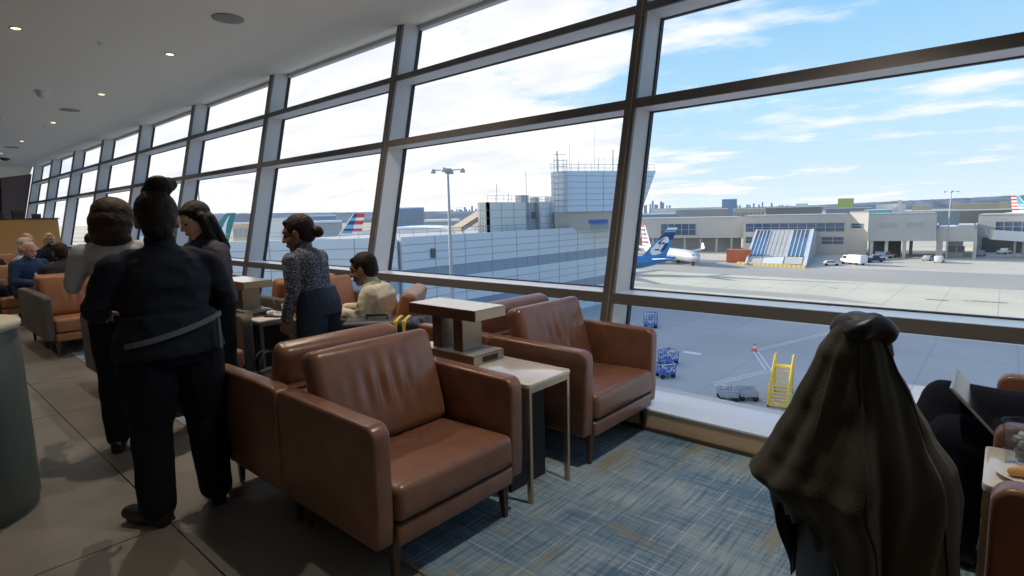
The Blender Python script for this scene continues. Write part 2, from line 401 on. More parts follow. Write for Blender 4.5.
def dome(x, y, lab, r=.075):
    d = MB().lathe([(r*1.25, 0), (r*1.25, -.02), (r*1.1, -.035)], 28).build('dome_camera', white_p, smooth=True); d.location = (x, y, CEIL-.0005)
    tag(d, lab, 'security camera')
    MB().lathe([(r, -.035), (r*.94, -.065), (r*.7, -.095), (r*.35, -.112), (.001, -.116)], 24).build('dome', black_plastic if r > .08 else white_p, d, smooth=True)
    return d
dome(-11.64, 2.03, 'white dome camera hanging under the ceiling left of the downlights')
dome(-23.3, 2.96, 'dark dome camera far down the lounge ceiling', .12)
def sprinkler(x, y, lab):
    d = MB().lathe([(.035, 0), (.032, -.006), (.012, -.008), (.010, -.03), (.022, -.034), (.022, -.037)], 18).build('sprinkler_head', white_p, smooth=True); d.location = (x, y, CEIL-.0005); tag(d, lab, 'sprinkler')
sprinkler(-8.13, 2.01, 'small white sprinkler head on the ceiling beside the nearest downlights')
sprinkler(-15.0, 1.96, 'small sprinkler head on the ceiling close to the left picture edge')
sprinkler(-15.65, 2.71, 'small white detector on the ceiling near the third downlight')

# round counter at the left edge
dr = empty('round_counter', (-3.86, .09, 0), label='round frosted grey-green counter with a cream top at the left picture edge', cat='counter')
MB().lathe([(.345, 0), (.345, .05), (.362, .052), (.362, .935), (.360, .94)], 72).build('drum', drum_m, dr, smooth=True)
MB().lathe([(.366, .94), (.372, .948), (.372, .972), (.366, .98), (.001, .98)], 72).build('counter_top', drum_top, dr, smooth=True)
vase = MB().lathe([(.05, 0), (.088, .004), (.090, .02), (.086, .12), (.070, .33), (.066, .36), (.060, .36), (.058, .34)], 40).build('table_vase', lamp_white, smooth=True)
vase.location = (-3.665, .265, .981); tag(vase, 'milky white vase standing on the round cream counter top', 'vase')
# ------------------------------------------------------------------ armchair (faces +x, origin at floor under its centre)
CW, CD = 0.85, 0.74
def rounded_panel(mb, prof, y0, y1, bev, seg=3):
    t = MB(); t.prism(prof, y0, y1, axis='y'); t.bevel(bev, seg, ang=.9)
    off = len(mb.bm.verts); me = bpy.data.meshes.new('t'); t.bm.to_mesh(me); t.bm.free(); mb.bm.from_mesh(me); bpy.data.meshes.remove(me)
def arm_profile(d):
    # side view of an arm in x,z : rounded upper front corner
    pts = [(-d/2, .19), (d/2-.012, .19), (d/2-.004, .30), (d/2, .60)]
    for k in range(1, 8):
        a = k/8*PI/2; pts.append((d/2-.055+.055*math.cos(a), .628+.055*math.sin(a)))
    pts += [(d/2-.055, .683), (-d/2+.05, .690), (-d/2+.015, .683), (-d/2, .665)]
    return pts
def cushion(sx, sy, sz, nx=28, ny=28, nz=8, rnd=.045, puff=.02, f=None):
    """rounded upholstered block centred on the origin"""
    bm = bmesh.new(); bmesh.ops.create_cube(bm, size=1.0)
    me = bpy.data.meshes.new('t'); bm.free()
    bm = bmesh.new(); N = (nx, ny, nz); vd = {}
    def vert(i, j, k):
        key = (i, j, k)
        if key in vd: return vd[key]
        p = Vector(((i/nx-.5)*sx, (j/ny-.5)*sy, (k/nz-.5)*sz))
        h = Vector((sx/2-rnd, sy/2-rnd, sz/2-rnd))
        c = Vector((max(-h.x, min(h.x, p.x)), max(-h.y, min(h.y, p.y)), max(-h.z, min(h.z, p.z))))
        d = p-c
        if d.length > 1e-9: p = c+d.normalized()*rnd
        u, v = p.x/(sx/2), p.y/(sy/2)
        q = (1-abs(u)**2.5)*(1-abs(v)**2.5)
        if abs(p.z) > sz/2-rnd: p.z += math.copysign(puff*max(0, q), p.z)
        if f: p = f(p, u, v)
        vd[key] = bm.verts.new(p); return vd[key]
    for i in range(nx):
        for j in range(ny):
            bm.faces.new((vert(i,j,0), vert(i,j+1,0), vert(i+1,j+1,0), vert(i+1,j,0)))
            bm.faces.new((vert(i,j,nz), vert(i+1,j,nz), vert(i+1,j+1,nz), vert(i,j+1,nz)))
    for i in range(nx):
        for k in range(nz):
            bm.faces.new((vert(i,0,k), vert(i+1,0,k), vert(i+1,0,k+1), vert(i,0,k+1)))
            bm.faces.new((vert(i,ny,k), vert(i,ny,k+1), vert(i+1,ny,k+1), vert(i+1,ny,k)))
    for j in range(ny):
        for k in range(nz):
            bm.faces.new((vert(0,j,k), vert(0,j,k+1), vert(0,j+1,k+1), vert(0,j+1,k)))
            bm.faces.new((vert(nx,j,k), vert(nx,j+1,k), vert(nx,j+1,k+1), vert(nx,j,k+1)))
    return bm
def seat_creases(p, u, v):
    if p.z > 0:
        r = math.hypot(u+.25, v*1.0-.05)
        p.z -= .010*math.exp(-(r/.5)**2)
        for (cu, cv, a, L, wd, am) in ((-.25, .05, .5, .26, .04, .010), (-.18, -.12, .9, .22, .035, .009), (-.30, .2, .1, .24, .035, .009), (-.1, .12, -.5, .18, .035, .007)):
            du, dv = u-cu, v-cv; s_ = du*math.cos(a)+dv*math.sin(a); t_ = -du*math.sin(a)+dv*math.cos(a)
            p.z += am*math.exp(-(s_/L)**2)*(math.exp(-(t_/wd)**2)-.6*math.exp(-((t_-.06)/wd)**2))
    return p
def back_pleats(p, u, v):
    # cushion lies in its own frame: x = up, y = across, z = thickness (front is +z)
    if p.z < 0:
        e = math.exp(-((u-.05)/.42)**2)*math.exp(-(v/.42)**2)
        p.z -= .0110*e*math.cos(v*PI*8.5)
        p.z -= .012*(1-u*u)*math.exp(-(v/.8)**2)*.4
    return p
def make_armchair(lm, side=None):
    root = empty('armchair')
    side = side or lm
    for s_ in (-1, 1):
        mb = MB(); y0, y1 = (s_*CW/2, s_*(CW/2-.085)); rounded_panel(mb, arm_profile(CD), min(y0, y1), max(y0, y1), .016, 4)
        mb.build('arm', side, root, smooth=.9)
    # outer back shell
    mb = MB(); mb.box(-CD/2+.004, -CD/2+.085, -CW/2+.086, CW/2-.086, .19, .672); mb.bevel(.014, 3, .9); mb.build('back_panel', side, root, smooth=.9)
    # rail under the seat
    mb = MB(); mb.box(-CD/2+.09, CD/2+.006, -CW/2+.087, CW/2-.087, .175, .262); mb.bevel(.014, 3, .9); mb.build('seat_rail', lm, root, smooth=.9)
    # seat cushion
    bm = cushion(.62, CW-.174, .150, rnd=.034, puff=.010, f=seat_creases, nx=44, ny=44)
    b = MB(); b.bm.free(); b.bm = bm; o = b.build('seat_cushion', lm, root, smooth=1.2); o.location = (CD/2-.31+.016, 0, .262+.075); o.rotation_euler.y = -.035
    # loose back cushion, leaning back
    bm = cushion(.48, CW-.165, .125, rnd=.045, puff=.016, f=back_pleats, nx=40, ny=60)
    b = MB(); b.bm.free(); b.bm = bm; o = b.build('back_cushion', lm, root, smooth=1.2)
    # local x -> up (leaning), local z -> forward
    a = -PI/2-.30
    o.rotation_euler = (0, a, 0); o.location = (-CD/2+.185, 0, .628)
    for sx in (-1, 1):
        for sy in (-1, 1):
            mb = MB(); x, y = sx*(CD/2-.05), sy*(CW/2-.105)
            mb.hexa([(x-.012+sx*.006, y-.012+sy*.004, .0), (x+.012+sx*.006, y-.012+sy*.004, .0), (x+.012+sx*.006, y+.012+sy*.004, .0), (x-.012+sx*.006, y+.012+sy*.004, .0), (x-.022, y-.022, .19), (x+.022, y-.022, .19), (x+.022, y+.022, .19), (x-.022, y+.022, .19)])
            mb.bevel(.004, 2); mb.build('leg', wood_leg, root)
    return root
proto = make_armchair(leather); proto_or = make_armchair(leather_or, tweed)
used = {'a': False, 'b': False}
def armchair(xf, yc, face, label, kind='a', zf=0.004):
    """xf = x of the front edge; face +1 looks to +x, -1 to -x"""
    src = proto if kind == 'a' else proto_or
    if used[kind]: o = copy_tree(src)
    else: o = src; used[kind] = True
    o.location = (xf-face*CD/2, yc, zf); o.rotation_euler.z = 0 if face > 0 else PI
    tag(o, label, 'armchair', 'leather armchairs of the lounge'); return o
YA, YBc = 1.54, 2.925
armchair(-1.68, YA, 1, 'empty brown leather armchair in the foreground, facing the camera side, left of the side table')
armchair(-3.17, YA, -1, 'brown leather armchair back to back with the foreground armchair, seen over its backrest')
armchair(-1.68, YBc, 1, 'empty brown leather armchair beside the window kerb, right of the pale side table')
armchair(-3.17, YBc, -1, 'brown leather armchair back to back with the one beside the window kerb')
armchair(-4.56, YA, 1, 'brown leather armchair half hidden behind the person in black uniform', 'b')
armchair(-6.05, YA, -1, 'armchair backing onto the one behind the person in black, its grey side seen', 'b')
armchair(-4.56, YBc, 1, 'tan armchair by the window right behind the person in the checked blouse', 'b')
h_ = armchair(-3.80, 2.72, 1, 'tan armchair turned in the aisle with the person in the cream jumper in it', 'b'); h_.location = (-3.84, 2.76, .004); h_.rotation_euler.z = math.radians(222)
armchair(-6.05, YBc, -1, 'orange brown armchair in the second row by the window, facing away', 'b')
armchair(-7.72, YA, 1, 'empty tan armchair with grey sides at the left, left of the person in black', 'b')
armchair(-9.21, YA, -1, 'armchair in which the person with short dark hair sits, left background', 'b')
armchair(-7.72, YBc, 1, 'armchair by the window beyond the second side table', 'b')
armchair(-10.75, YA-.1, 1, 'armchair of the bald person in the blue jacket at the left', 'b')
armchair(0.02, YA+.06, -1, 'brown armchair at the lower right picture corner, only its arm seen')
armchair(0.02, YBc+.0, -1, 'brown armchair by the window at the right edge, its occupant with a laptop')

# ------------------------------------------------------------------ side tables
def side_table(xf, yc, L, label, W=.36, Z=.625):
    """xf front edge x (towards +x), runs back by L"""
    root = empty('side_table', (xf, yc, .004), label=label, cat='side table', group='pale topped side tables between the armchairs')
    Z -= .004
    mb = MB(); prof = []
    R_ = .02
    for cx_, cy_, a0 in ((-R_, W/2-R_, 0), (-L+R_, W/2-R_, 90), (-L+R_, -W/2+R_, 180), (-R_, -W/2+R_, 270)):
        for k in range(5): a = math.radians(a0+k*22.5); prof.append((cx_+R_*math.cos(a), cy_+R_*math.sin(a)))
    mb.prism(prof, Z-.022, Z, axis='z'); mb.bevel(.003, 2, .9); mb.build('table_top', marble, root, smooth=.6)
    for ex in (-.018, -L+.018):
        for sy in (-1, 1):
            MB().box(ex-.012, ex+.012, sy*(W/2-.022)-.010, sy*(W/2-.022)+.010, 0, Z-.05).build('leg', brass, root)
        MB().box(ex-.012, ex+.012, -W/2+.012, W/2-.012, Z-.05, Z-.022).build('frame_rail', brass, root)
    for sy in (-1, 1):
        MB().box(-L+.03, -.03, sy*(W/2-.022)-.008, sy*(W/2-.022)+.008, Z-.05, Z-.022).build('frame_rail', brass, root)
    MB().box(-L+.07, -.16, -W/2+.035, W/2-.035, 0.0, Z-.023).build('cabinet_body', black_panel, root)
    for ex in (-.03, -L+.03):
        pass
    return root
side_table(-1.69, 2.20, 1.34, 'pale stone topped side table between the two foreground armchairs')
side_table(-4.57, 2.20, 1.47, 'pale side table cluttered with small items behind the person in black')
side_table(-7.73, 2.20, 1.47, 'pale side table in the third row of armchairs, left background')
side_table(1.48, 2.27, 1.48, 'white topped side table at the right edge carrying a cup and a plate')

# ------------------------------------------------------------------ power pedestal on the tables
outlet_m = mat('dark outlet plate', (.02, .02, .022), rough=.35)
silver = mat('satin silver laminate', (.50, .48, .46), rough=.18, metal=.3)
def power_stand(x, y, label):
    """x,y = centre of its base; long side along x"""
    r = empty('power_pedestal', (x, y, .6255), label=label, cat='power pedestal', group='wooden power pedestals on the side tables')
    mb = MB(); mb.box(-.24, .24, -.125, .125, 0, .055); mb.bevel(.003, 2); mb.build('base_block', walnut, r)
    MB().box(-.236, .236, -.121, .121, .055, .058).build('base_top_sheet', silver, r)
    e = MB().box(.240, .243, -.121, .121, .003, .052).build('end_plate', bronze_end, r)
    pl = MB().box(.2432, .246, -.055, .070, .012, .043); pl.bevel(.001, 1); pl = pl.build('outlet_panel', outlet_m, r)
    for j in (-.030, .008, .046):
        MB().box(.2462, .2475, j-.012, j+.012, .018, .037).build('socket', black_plastic, pl)
    for cx_ in (.075, -.105):
        MB().box(cx_-.035, cx_+.035, -.08, .08, .058, .262).build('post', walnut, r)
        MB().box(cx_+.035, cx_+.038, -.076, .076, .060, .262).build('post_face', bronze_end, r)
    mb = MB(); mb.box(-.30, .262, -.125, .125, .252, .312); mb.bevel(.003, 2); mb.build('shelf', walnut, r)
    MB().box(-.297, .259, -.122, .122, .312, .3135).build('shelf_top_sheet', silver, r)
    MB().box(.262, .265, -.121, .121, .255, .309).build('end_plate', bronze_end, r)
    return r
power_stand(-2.38, 2.215, 'walnut power pedestal with outlets on the nearest pale side table')
power_stand(-5.02, 2.12, 'walnut power pedestal on the table behind the person in black')
# ------------------------------------------------------------------ sky, sun, colour management
wd = bpy.data.worlds.new('sky'); SC.world = wd; wd.use_nodes = True
nt = wd.node_tree; nt.nodes.clear()
N = nt.nodes.new; L = nt.links.new
out = N('ShaderNodeOutputWorld'); bg = N('ShaderNodeBackground'); L(bg.outputs[0], out.inputs[0])
tc = N('ShaderNodeTexCoord'); nrm = N('ShaderNodeVectorMath'); nrm.operation = 'NORMALIZE'; L(tc.outputs['Generated'], nrm.inputs[0])
sep = N('ShaderNodeSeparateXYZ'); L(nrm.outputs[0], sep.inputs[0])
gr = N('ShaderNodeValToRGB'); L(sep.outputs[2], gr.inputs[0])
el = gr.color_ramp.elements
el[0].position = 0.0; el[0].color = (.74, .85, .95, 1); el[1].position = 1.0; el[1].color = (.13, .30, .70, 1)
for pos, c in ((.06, (.60, .78, .90)), (.14, (.48, .73, .90)), (.26, (.33, .61, .88)), (.45, (.22, .46, .84))):
    e = el.new(pos); e.color = (*c, 1)
def math_(op, a, b=None):
    m = N('ShaderNodeMath'); m.operation = op
    for i, v in enumerate((a, b)):
        if v is None: continue
        if isinstance(v, (int, float)): m.inputs[i].default_value = v
        else: L(v, m.inputs[i])
    return m.outputs[0]
zz = math_('ADD', math_('MAXIMUM', sep.outputs[2], 0.0), 0.10)
cx = math_('DIVIDE', sep.outputs[0], zz); cyy = math_('DIVIDE', sep.outputs[1], zz)
cmb = N('ShaderNodeCombineXYZ'); L(cx, cmb.inputs[0]); L(cyy, cmb.inputs[1])
def cloud(scale, det, lo, hi, off, sx=1, sy=1, dist=.3):
    mp = N('ShaderNodeMapping'); mp.inputs['Location'].default_value = off; mp.inputs['Scale'].default_value = (sx, sy, 1); L(cmb.outputs[0], mp.inputs[0])
    n = N('ShaderNodeTexNoise'); n.inputs['Scale'].default_value = scale; n.inputs['Detail'].default_value = det; n.inputs['Roughness'].default_value = .58; n.inputs['Distortion'].default_value = dist
    L(mp.outputs[0], n.inputs['Vector']); return n.outputs['Fac']
n1 = cloud(.55, 8, 0, 1, (3.1, 1.7, 0), 1.0, 1.0); n2 = cloud(1.6, 7, 0, 1, (8.2, 4.4, 0), .85, 1.2)
mixn = math_('ADD', math_('MULTIPLY', n1, .62), math_('MULTIPLY', n2, .38))
# more cloud towards the west (-x)
az = math_('ADD', math_('MULTIPLY', sep.outputs[0], -.80), math_('MULTIPLY', sep.outputs[1], -.25))
bias = N('ShaderNodeMapRange'); L(az, bias.inputs[0]); bias.inputs[1].default_value = -.08; bias.inputs[2].default_value = .40; bias.inputs[3].default_value = -.055; bias.inputs[4].default_value = .17
hz = N('ShaderNodeMapRange'); L(sep.outputs[2], hz.inputs[0]); hz.inputs[1].default_value = .02; hz.inputs[2].default_value = .22; hz.inputs[3].default_value = .045; hz.inputs[4].default_value = 0.0
cf = math_('ADD', math_('ADD', mixn, bias.outputs[0]), hz.outputs[0])
cr_ = N('ShaderNodeMapRange'); cr_.interpolation_type = 'SMOOTHSTEP'; L(cf, cr_.inputs[0]); cr_.inputs[1].default_value = .50; cr_.inputs[2].default_value = .62
# cloud colour: white with faint lilac undersides
n3 = cloud(.8, 5, 0, 1, (5, 9, 0), 1, 1.8)
cc = N('ShaderNodeValToRGB'); L(n3, cc.inputs[0]); cc.color_ramp.elements[0].position = .36; cc.color_ramp.elements[0].color = (.80, .83, .94, 1); cc.color_ramp.elements[1].position = .55; cc.color_ramp.elements[1].color = (1.0, .985, .97, 1)
mx = N('ShaderNodeMix'); mx.data_type = 'RGBA'; L(cr_.outputs[0], mx.inputs[0]); L(gr.outputs[0], mx.inputs[6]); L(cc.outputs[0], mx.inputs[7])
# pale haze just above the horizon
L(mx.outputs[2], bg.inputs[0]); bg.inputs[1].default_value = 1.02

sun = bpy.data.lights.new('sun', 'SUN'); sun.energy = 7.2; sun.angle = .009; sun.color = (1, .93, .80)
so = bpy.data.objects.new('sun', sun); COL.objects.link(so)
trav = Vector((1, .045, -.29)).normalized()
so.rotation_euler = (-trav).to_track_quat('Z', 'Y').to_euler()
so.location = (-40, 0, 60)

vs = SC.view_settings; SC.display_settings.display_device = 'sRGB'
vs.view_transform = 'Standard'; vs.look = 'None'; vs.exposure = 0.17; vs.gamma = 1.0; vs.use_curve_mapping = False
SC.cycles.use_denoising = True
try: SC.cycles.denoiser = 'OPENIMAGEDENOISE'
except Exception: pass
SC.cycles.max_bounces = 10; SC.cycles.diffuse_bounces = 6; SC.cycles.transparent_max_bounces = 24; SC.cycles.sample_clamp_indirect = 6.0
SC.cycles.caustics_reflective = False; SC.cycles.caustics_refractive = False
# ------------------------------------------------------------------ airfield outside
G = -15.55
def gp(px, py): return at_z(px, py, G)
concrete_m = mat('pale concrete apron', (.50, .47, .40), rough=.9, noise_s=.05, noise_a=.10, spec=.2)
concrete2_m = mat('light concrete apron', (.56, .53, .43), rough=.9, noise_s=.08, noise_a=.08, spec=.2)
asphalt_m = mat('grey asphalt apron', (.45, .44, .43), rough=.92, noise_s=.06, noise_a=.10, spec=.2)
asphalt2_m = mat('worn grey taxi lane', (.37, .36, .33), rough=.92, noise_s=.03, noise_a=.08, spec=.2)
field_m = mat('dry airfield grass', (.40, .37, .29), rough=1, noise_s=.004, noise_a=.25, spec=.1)
line_w = mat('white apron paint', (.75, .75, .72), rough=.8)
patch_m = mat('dark apron stain', (.16, .15, .14), rough=.9)
panel_w = mat('white wall panels', (.66, .68, .69), rough=.5)
joint_m = mat('panel joint grey', (.30, .32, .34), rough=.7)
glass_b = mat('blue building glass', (.06, .11, .19), rough=.12, spec=.9)
glass_l = mat('grey blue glass band', (.22, .30, .38), rough=.18, spec=.8)
conc_wall = mat('warm grey concourse wall', (.50, .49, .46), rough=.8, noise_s=.15, noise_a=.05)
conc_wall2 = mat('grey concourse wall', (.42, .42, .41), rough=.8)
conc_dark = mat('dark fittings and undercroft shade', (.12, .12, .12), rough=.9)  # near-black for dark fittings; shade under the buildings is put into it too
roof_m = mat('flat grey roof', (.40, .41, .42), rough=.9)
steel = mat('galvanised steel', (.38, .40, .42), rough=.5, metal=.4)
cream_b = mat('cream penthouse panels', (.66, .65, .60), rough=.5)
blue_can = mat('blue canopy', (.03, .10, .35), rough=.4)
orange_c = mat('orange container paint', (.62, .17, .08), rough=.6)
yellow_p = mat('yellow safety paint', (.80, .52, .05), rough=.5)
blue_p = mat('blue trolley paint', (.05, .12, .42), rough=.5)
white_v = mat('white vehicle paint', (.75, .76, .76), rough=.35)
grey_v = mat('silver vehicle paint', (.38, .40, .43), rough=.35)
dark_v = mat('dark blue vehicle paint', (.03, .05, .10), rough=.35)
tyre = mat('black tyre', (.015, .015, .015), rough=.8)
vglass = mat('vehicle glass', (.03, .04, .05), rough=.1)

struct(MB().quad([(-9000, -60, G-.06), (9000, -60, G-.06), (9000, 9000, G-.06), (-9000, 9000, G-.06)]).build('ground', field_m))
def strip(name, y0, y1, m, x0=-420, x1=260, z=0.0): return struct(MB().box(x0, x1, y0, y1, G-.05, G+z).build(name, m))
strip('ground_near_apron', 3.8, 89.5, asphalt_m, z=-.004)
strip('ground_concrete_apron', 89.5, 147.5, concrete2_m)
struct(MB().prism([(-420, 114.5), (-14.5, 114.5), (-25.5, 120.5), (-420, 121.5)], G-.04, G+.012, axis='z').build('ground_asphalt_wedge', asphalt2_m))
strip('ground_taxi_lane', 147.5, 179.5, asphalt2_m)
strip('ground_far_apron', 179.5, 330, concrete_m)
# slab joints in the concrete, real shallow strips
jb = MB()
for k in range(-40, 14): jb.box(k*7.6, k*7.6+.10, 89.6, 147.4, G, G+.004)
for y in (97, 104.6, 127, 135): jb.box(-300, 120, y, y+.10, G, G+.004)
struct(jb.build('ground_slab_joints', joint_m))
jb = MB()
for k in range(-30, 14): jb.box(k*7.6+2, k*7.6+2.09, 4, 89.4, G-.004, G+.0005)
for y in (20, 35, 50, 65, 78): jb.box(-250, 100, y, y+.09, G-.004, G+.0005)
struct(jb.build('ground_near_joints', joint_m))
for i, (x, y, w_, h_) in enumerate(((937, 300, 3.2, 1.0), (969, 301, 1.6, .6), (990, 302, 4.5, .9), (833, 288, 1.8, .7), (692, 353, 2.2, .9))):
    c = gp(x, y); struct(MB().box(c.x-w_/2, c.x+w_/2, c.y-h_/2, c.y+h_/2, G, G+.014).build('ground_stain_%d' % (i+1), patch_m if i != 4 else line_w))

# painted guide line on the near apron
pts = [gp(*q) for q in ((842, 330), (755, 350.5), (769, 371), (715, 383.5), (775, 403), (860, 432))]
lm_ = MB()
for a, b in zip(pts, pts[1:]):
    for o_ in (-.16, .16):
        d = (b-a).normalized(); n_ = Vector((-d.y, d.x, 0))*o_*1.6
        lm_.bar(a+n_+Vector((0, 0, .012)), b+n_+Vector((0, 0, .012)), .16, .012)
tag(lm_.build('apron_marking', line_w), 'white zigzag double guide line painted on the dark near apron', 'road marking')

def slab_between(mb, a, b, z0, z1, dep, off=0.0):
    """box standing between two plan points, thickness dep away from the camera side"""
    a, b = Vector((a.x, a.y, 0)), Vector((b.x, b.y, 0)); n_ = (a+b).normalized()
    a, b = a+n_*off, b+n_*off; c, e = b+n_*dep, a+n_*dep
    return mb.hexa([(a.x,a.y,z0),(b.x,b.y,z0),(c.x,c.y,z0),(e.x,e.y,z0),(a.x,a.y,z1),(b.x,b.y,z1),(c.x,c.y,z1),(e.x,e.y,z1)])
# ---------------- white panelled terminal wing on the left
def panel_wall(name, a, b, z0, z1, m, parent, rows, cols, outn, th=.4):
    """vertical wall from a to b (xy) with real joint grooves as thin strips"""
    a, b = Vector((a[0], a[1], 0)), Vector((b[0], b[1], 0)); d = (b-a); Ln = d.length; d.normalize(); n_ = Vector((outn[0], outn[1], 0)).normalized()
    mb = MB()
    p0, p1 = a-n_*th, b-n_*th
    mb.hexa([(a.x,a.y,z0),(b.x,b.y,z0),(p1.x,p1.y,z0),(p0.x,p0.y,z0),(a.x,a.y,z1),(b.x,b.y,z1),(p1.x,p1.y,z1),(p0.x,p0.y,z1)])
    mb.mi = 1
    for r_ in range(1, rows):
        z = z0+(z1-z0)*r_/rows; mb.bar(a+n_*.01+Vector((0, 0, z)), b+n_*.01+Vector((0, 0, z)), .05, .07)
    for c_ in range(1, cols):
        q = a+d*Ln*c_/cols+n_*.01; mb.bar(q+Vector((0, 0, z0)), q+Vector((0, 0, z1)), .07, .05)
    return mb.build(name, [m, joint_m], parent)
XW = -56.0
tb = empty('terminal_building', (XW-10, 60, G), label='long white panelled terminal wing with blue glass bands behind the light mast', cat='building')
def world_child(o, par):
    o.matrix_parent_inverse = par.matrix_world.inverted() if False else Matrix.Translation(-par.location); return o
yA, yB = 43.0, 92.0
for z0, z1, kind in ((-5.1, -1.0, 'w'), (-6.7, -5.1, 'g'), (-10.2, -6.7, 'w'), (-11.8, -10.2, 'g'), (G, -11.8, 'w')):
    o = panel_wall('wall_panels' if kind == 'w' else 'window_band', (XW+(0 if kind == 'w' else -.15), yA), (XW+(0 if kind == 'w' else -.15), yB), z0, z1, panel_w if kind == 'w' else glass_l, tb, {(-5.1): 4}.get(z0, 3) if kind == 'w' else 1, 9 if kind == 'w' else 18, (1, 0)); world_child(o, tb)
# short end wall and roof
o = MB().box(XW-24, XW-.41, yA, yB-.05, G, -1.35).build('building_core', roof_m, tb); world_child(o, tb)
o = panel_wall('end_wall', (XW-.05, yB+.3), (XW-24, yB+.3), G, -1.0, panel_w, tb, 12, 5, (0, 1)); world_child(o, tb)
# second wing, running left from the corner
c0, c1 = at_d(396, 237, 68.5), at_d(-40, 246, 66)
o = panel_wall('wall_panels', (c0.x, c0.y), (c1.x, c1.y), -6.0, -1.0, panel_w, tb, 4, 10, (.6, -.75)); world_child(o, tb)
o = panel_wall('wall_panels', (c0.x, c0.y), (c1.x, c1.y), G, -8.0, panel_w, tb, 5, 10, (.6, -.75)); world_child(o, tb)
o = panel_wall('window_band', (c0.x-.1, c0.y+.1), (c1.x-.1, c1.y+.1), -8.0, -6.0, glass_l, tb, 1, 24, (.6, -.75)); world_child(o, tb)
bk = Vector((-.6, .75, 0))*16
mb = MB(); e0, e1 = Vector((c0.x, c0.y, 0))+bk*.03, Vector((c1.x, c1.y, 0))+bk*.03
mb.hexa([(e0.x,e0.y,G),(e1.x,e1.y,G),(e1.x+bk.x,e1.y+bk.y,G),(e0.x+bk.x,e0.y+bk.y,G),(e0.x,e0.y,-1.5),(e1.x,e1.y,-1.5),(e1.x+bk.x,e1.y+bk.y,-1.5),(e0.x+bk.x,e0.y+bk.y,-1.5)])
world_child(mb.build('building_core', roof_m, tb), tb)
# roof edge railing
mb = MB()
for a, b, n in (((XW-.3, yA), (XW-.3, yB), 22), ((c0.x-.2, c0.y+.3), (c1.x-.2, c1.y+.3), 22)):
    a, b = Vector((*a, 0)), Vector((*b, 0))
    for z in (-.55, -.1): mb.tube([a+Vector((0, 0, z)), b+Vector((0, 0, z))], .035, 5)
    for k in range(n+1):
        q = a.lerp(b, k/n); mb.tube([q+Vector((0, 0, -1)), q+Vector((0, 0, -.1))], .035, 5)
world_child(mb.build('roof_railing', steel, tb), tb)
o = MB().box(XW+.005, XW+.25, 47.6, 48.3, -3.9, -2.7).build('wall_lamp', conc_dark, tb); world_child(o, tb)

# rooftop penthouse
ph = empty('rooftop_plant_block', (-62, 73, -1.35), label='low white panelled plant block on the terminal roof left of the control tower base', cat='building')
XP = -58.9
o = panel_wall('wall_panels', (XP, 61.7), (XP, 70.6), -1.35, 3.4, cream_b, ph, 4, 3, (1, 0)); world_child(o, ph)
o = panel_wall('recessed_wall', (XP-1.2, 70.6), (XP-1.2, 74.6), -1.35, 3.4, conc_wall2, ph, 4, 2, (1, 0)); world_child(o, ph)
o = panel_wall('wall_panels', (XP, 74.6), (XP, 84.6), -1.35, 3.5, panel_w, ph, 4, 4, (1, 0)); world_child(o, ph)
o = panel_wall('side_wall', (XP-2.2, 61.7), (XP, 61.7), -1.35, 3.4, cream_b, ph, 4, 4, (0, -1)); world_child(o, ph)
o = MB().box(XP-2.2, XP-1.7, 61.9, 84.5, -1.35, 3.3).box(XP-1.7, XP-.41, 61.9, 70.5, -1.35, 3.3).box(XP-1.7, XP-.41, 74.7, 84.5, -1.35, 3.3).build('block_core', roof_m, ph); world_child(o, ph)
mb = MB()
for a, b, n in (((XP-.3, 61.9, 3.4), (XP-.3, 84.4, 3.4), 12), ):
    a, b = Vector(a), Vector(b)
    for dz in (.5, 1.0): mb.tube([a+Vector((0, 0, dz)), b+Vector((0, 0, dz))], .03, 5)
    for k in range(n+1): q = a.lerp(b, k/n); mb.tube([q, q+Vector((0, 0, 1))], .03, 5)
for y, h in ((64.8, 2.9), (67.5, 1.6), (79, 2.2), (72, 5.2)): mb.tube([(XP-1, y, 3.3), (XP-1, y, 3.3+h)], .05, 5)
world_child(mb.build('roof_railing', steel, ph), ph)
for y0, y1, h in ((70.6, 72.6, 1.3), (74.3, 75.4, 1.0), (78.5, 80.2, 1.1)):
    o = MB().box(XP-2.2, XP-1, y0, y1, 3.3, 3.3+h).build('roof_unit', conc_wall, ph); world_child(o, ph)
o = MB().box(XP-.0, XP+.25, 72.0, 73.0, .7, 1.8).build('wall_box', conc_dark, ph); world_child(o, ph)

# flared tower block
tw = empty('control_tower_block', (-56, 84, -1.35), label='tall pale blue tower block with flared right side and antennas, behind the plant block', cat='building')
tA, tB, tC = at_d(549.5, 172, 93), at_d(656, 166.5, 101), at_d(641, 204, 101)
d_ = Vector((tB.x-tA.x, tB.y-tA.y, 0)); Ln = d_.length; d_.normalize(); n_ = Vector((d_.y, -d_.x, 0)); n_ = -Vector((tA.x+tB.x, tA.y+tB.y, 0)).normalized()
zt = tA.z+.4; zb = 1.7; Lb = Vector((tC.x-tA.x, tC.y-tA.y, 0)).length
base = Vector((tA.x, tA.y, 0)); dep = 14
def tp(s_, q, z): v = base+d_*s_-n_*q; return (v.x, v.y, z)
mb = MB()
ch = 2.6
mb.hexa([tp(0, ch, zb), tp(Lb, 0, zb), tp(Lb, dep, zb), tp(0, dep, zb), tp(0, ch, zt-.25), tp(Ln, 0, zt), tp(Ln, dep, zt), tp(0, dep, zt-.25)])
mb.hexa([tp(0, ch, zb), tp(ch*1.1, 0, zb), tp(Lb, 0, zb), tp(Lb, .02, zb), tp(0, ch, zt-.25), tp(ch*1.1, 0, zt-.2), tp(Ln, 0, zt), tp(Ln, .02, zt)])
mb.mi = 1
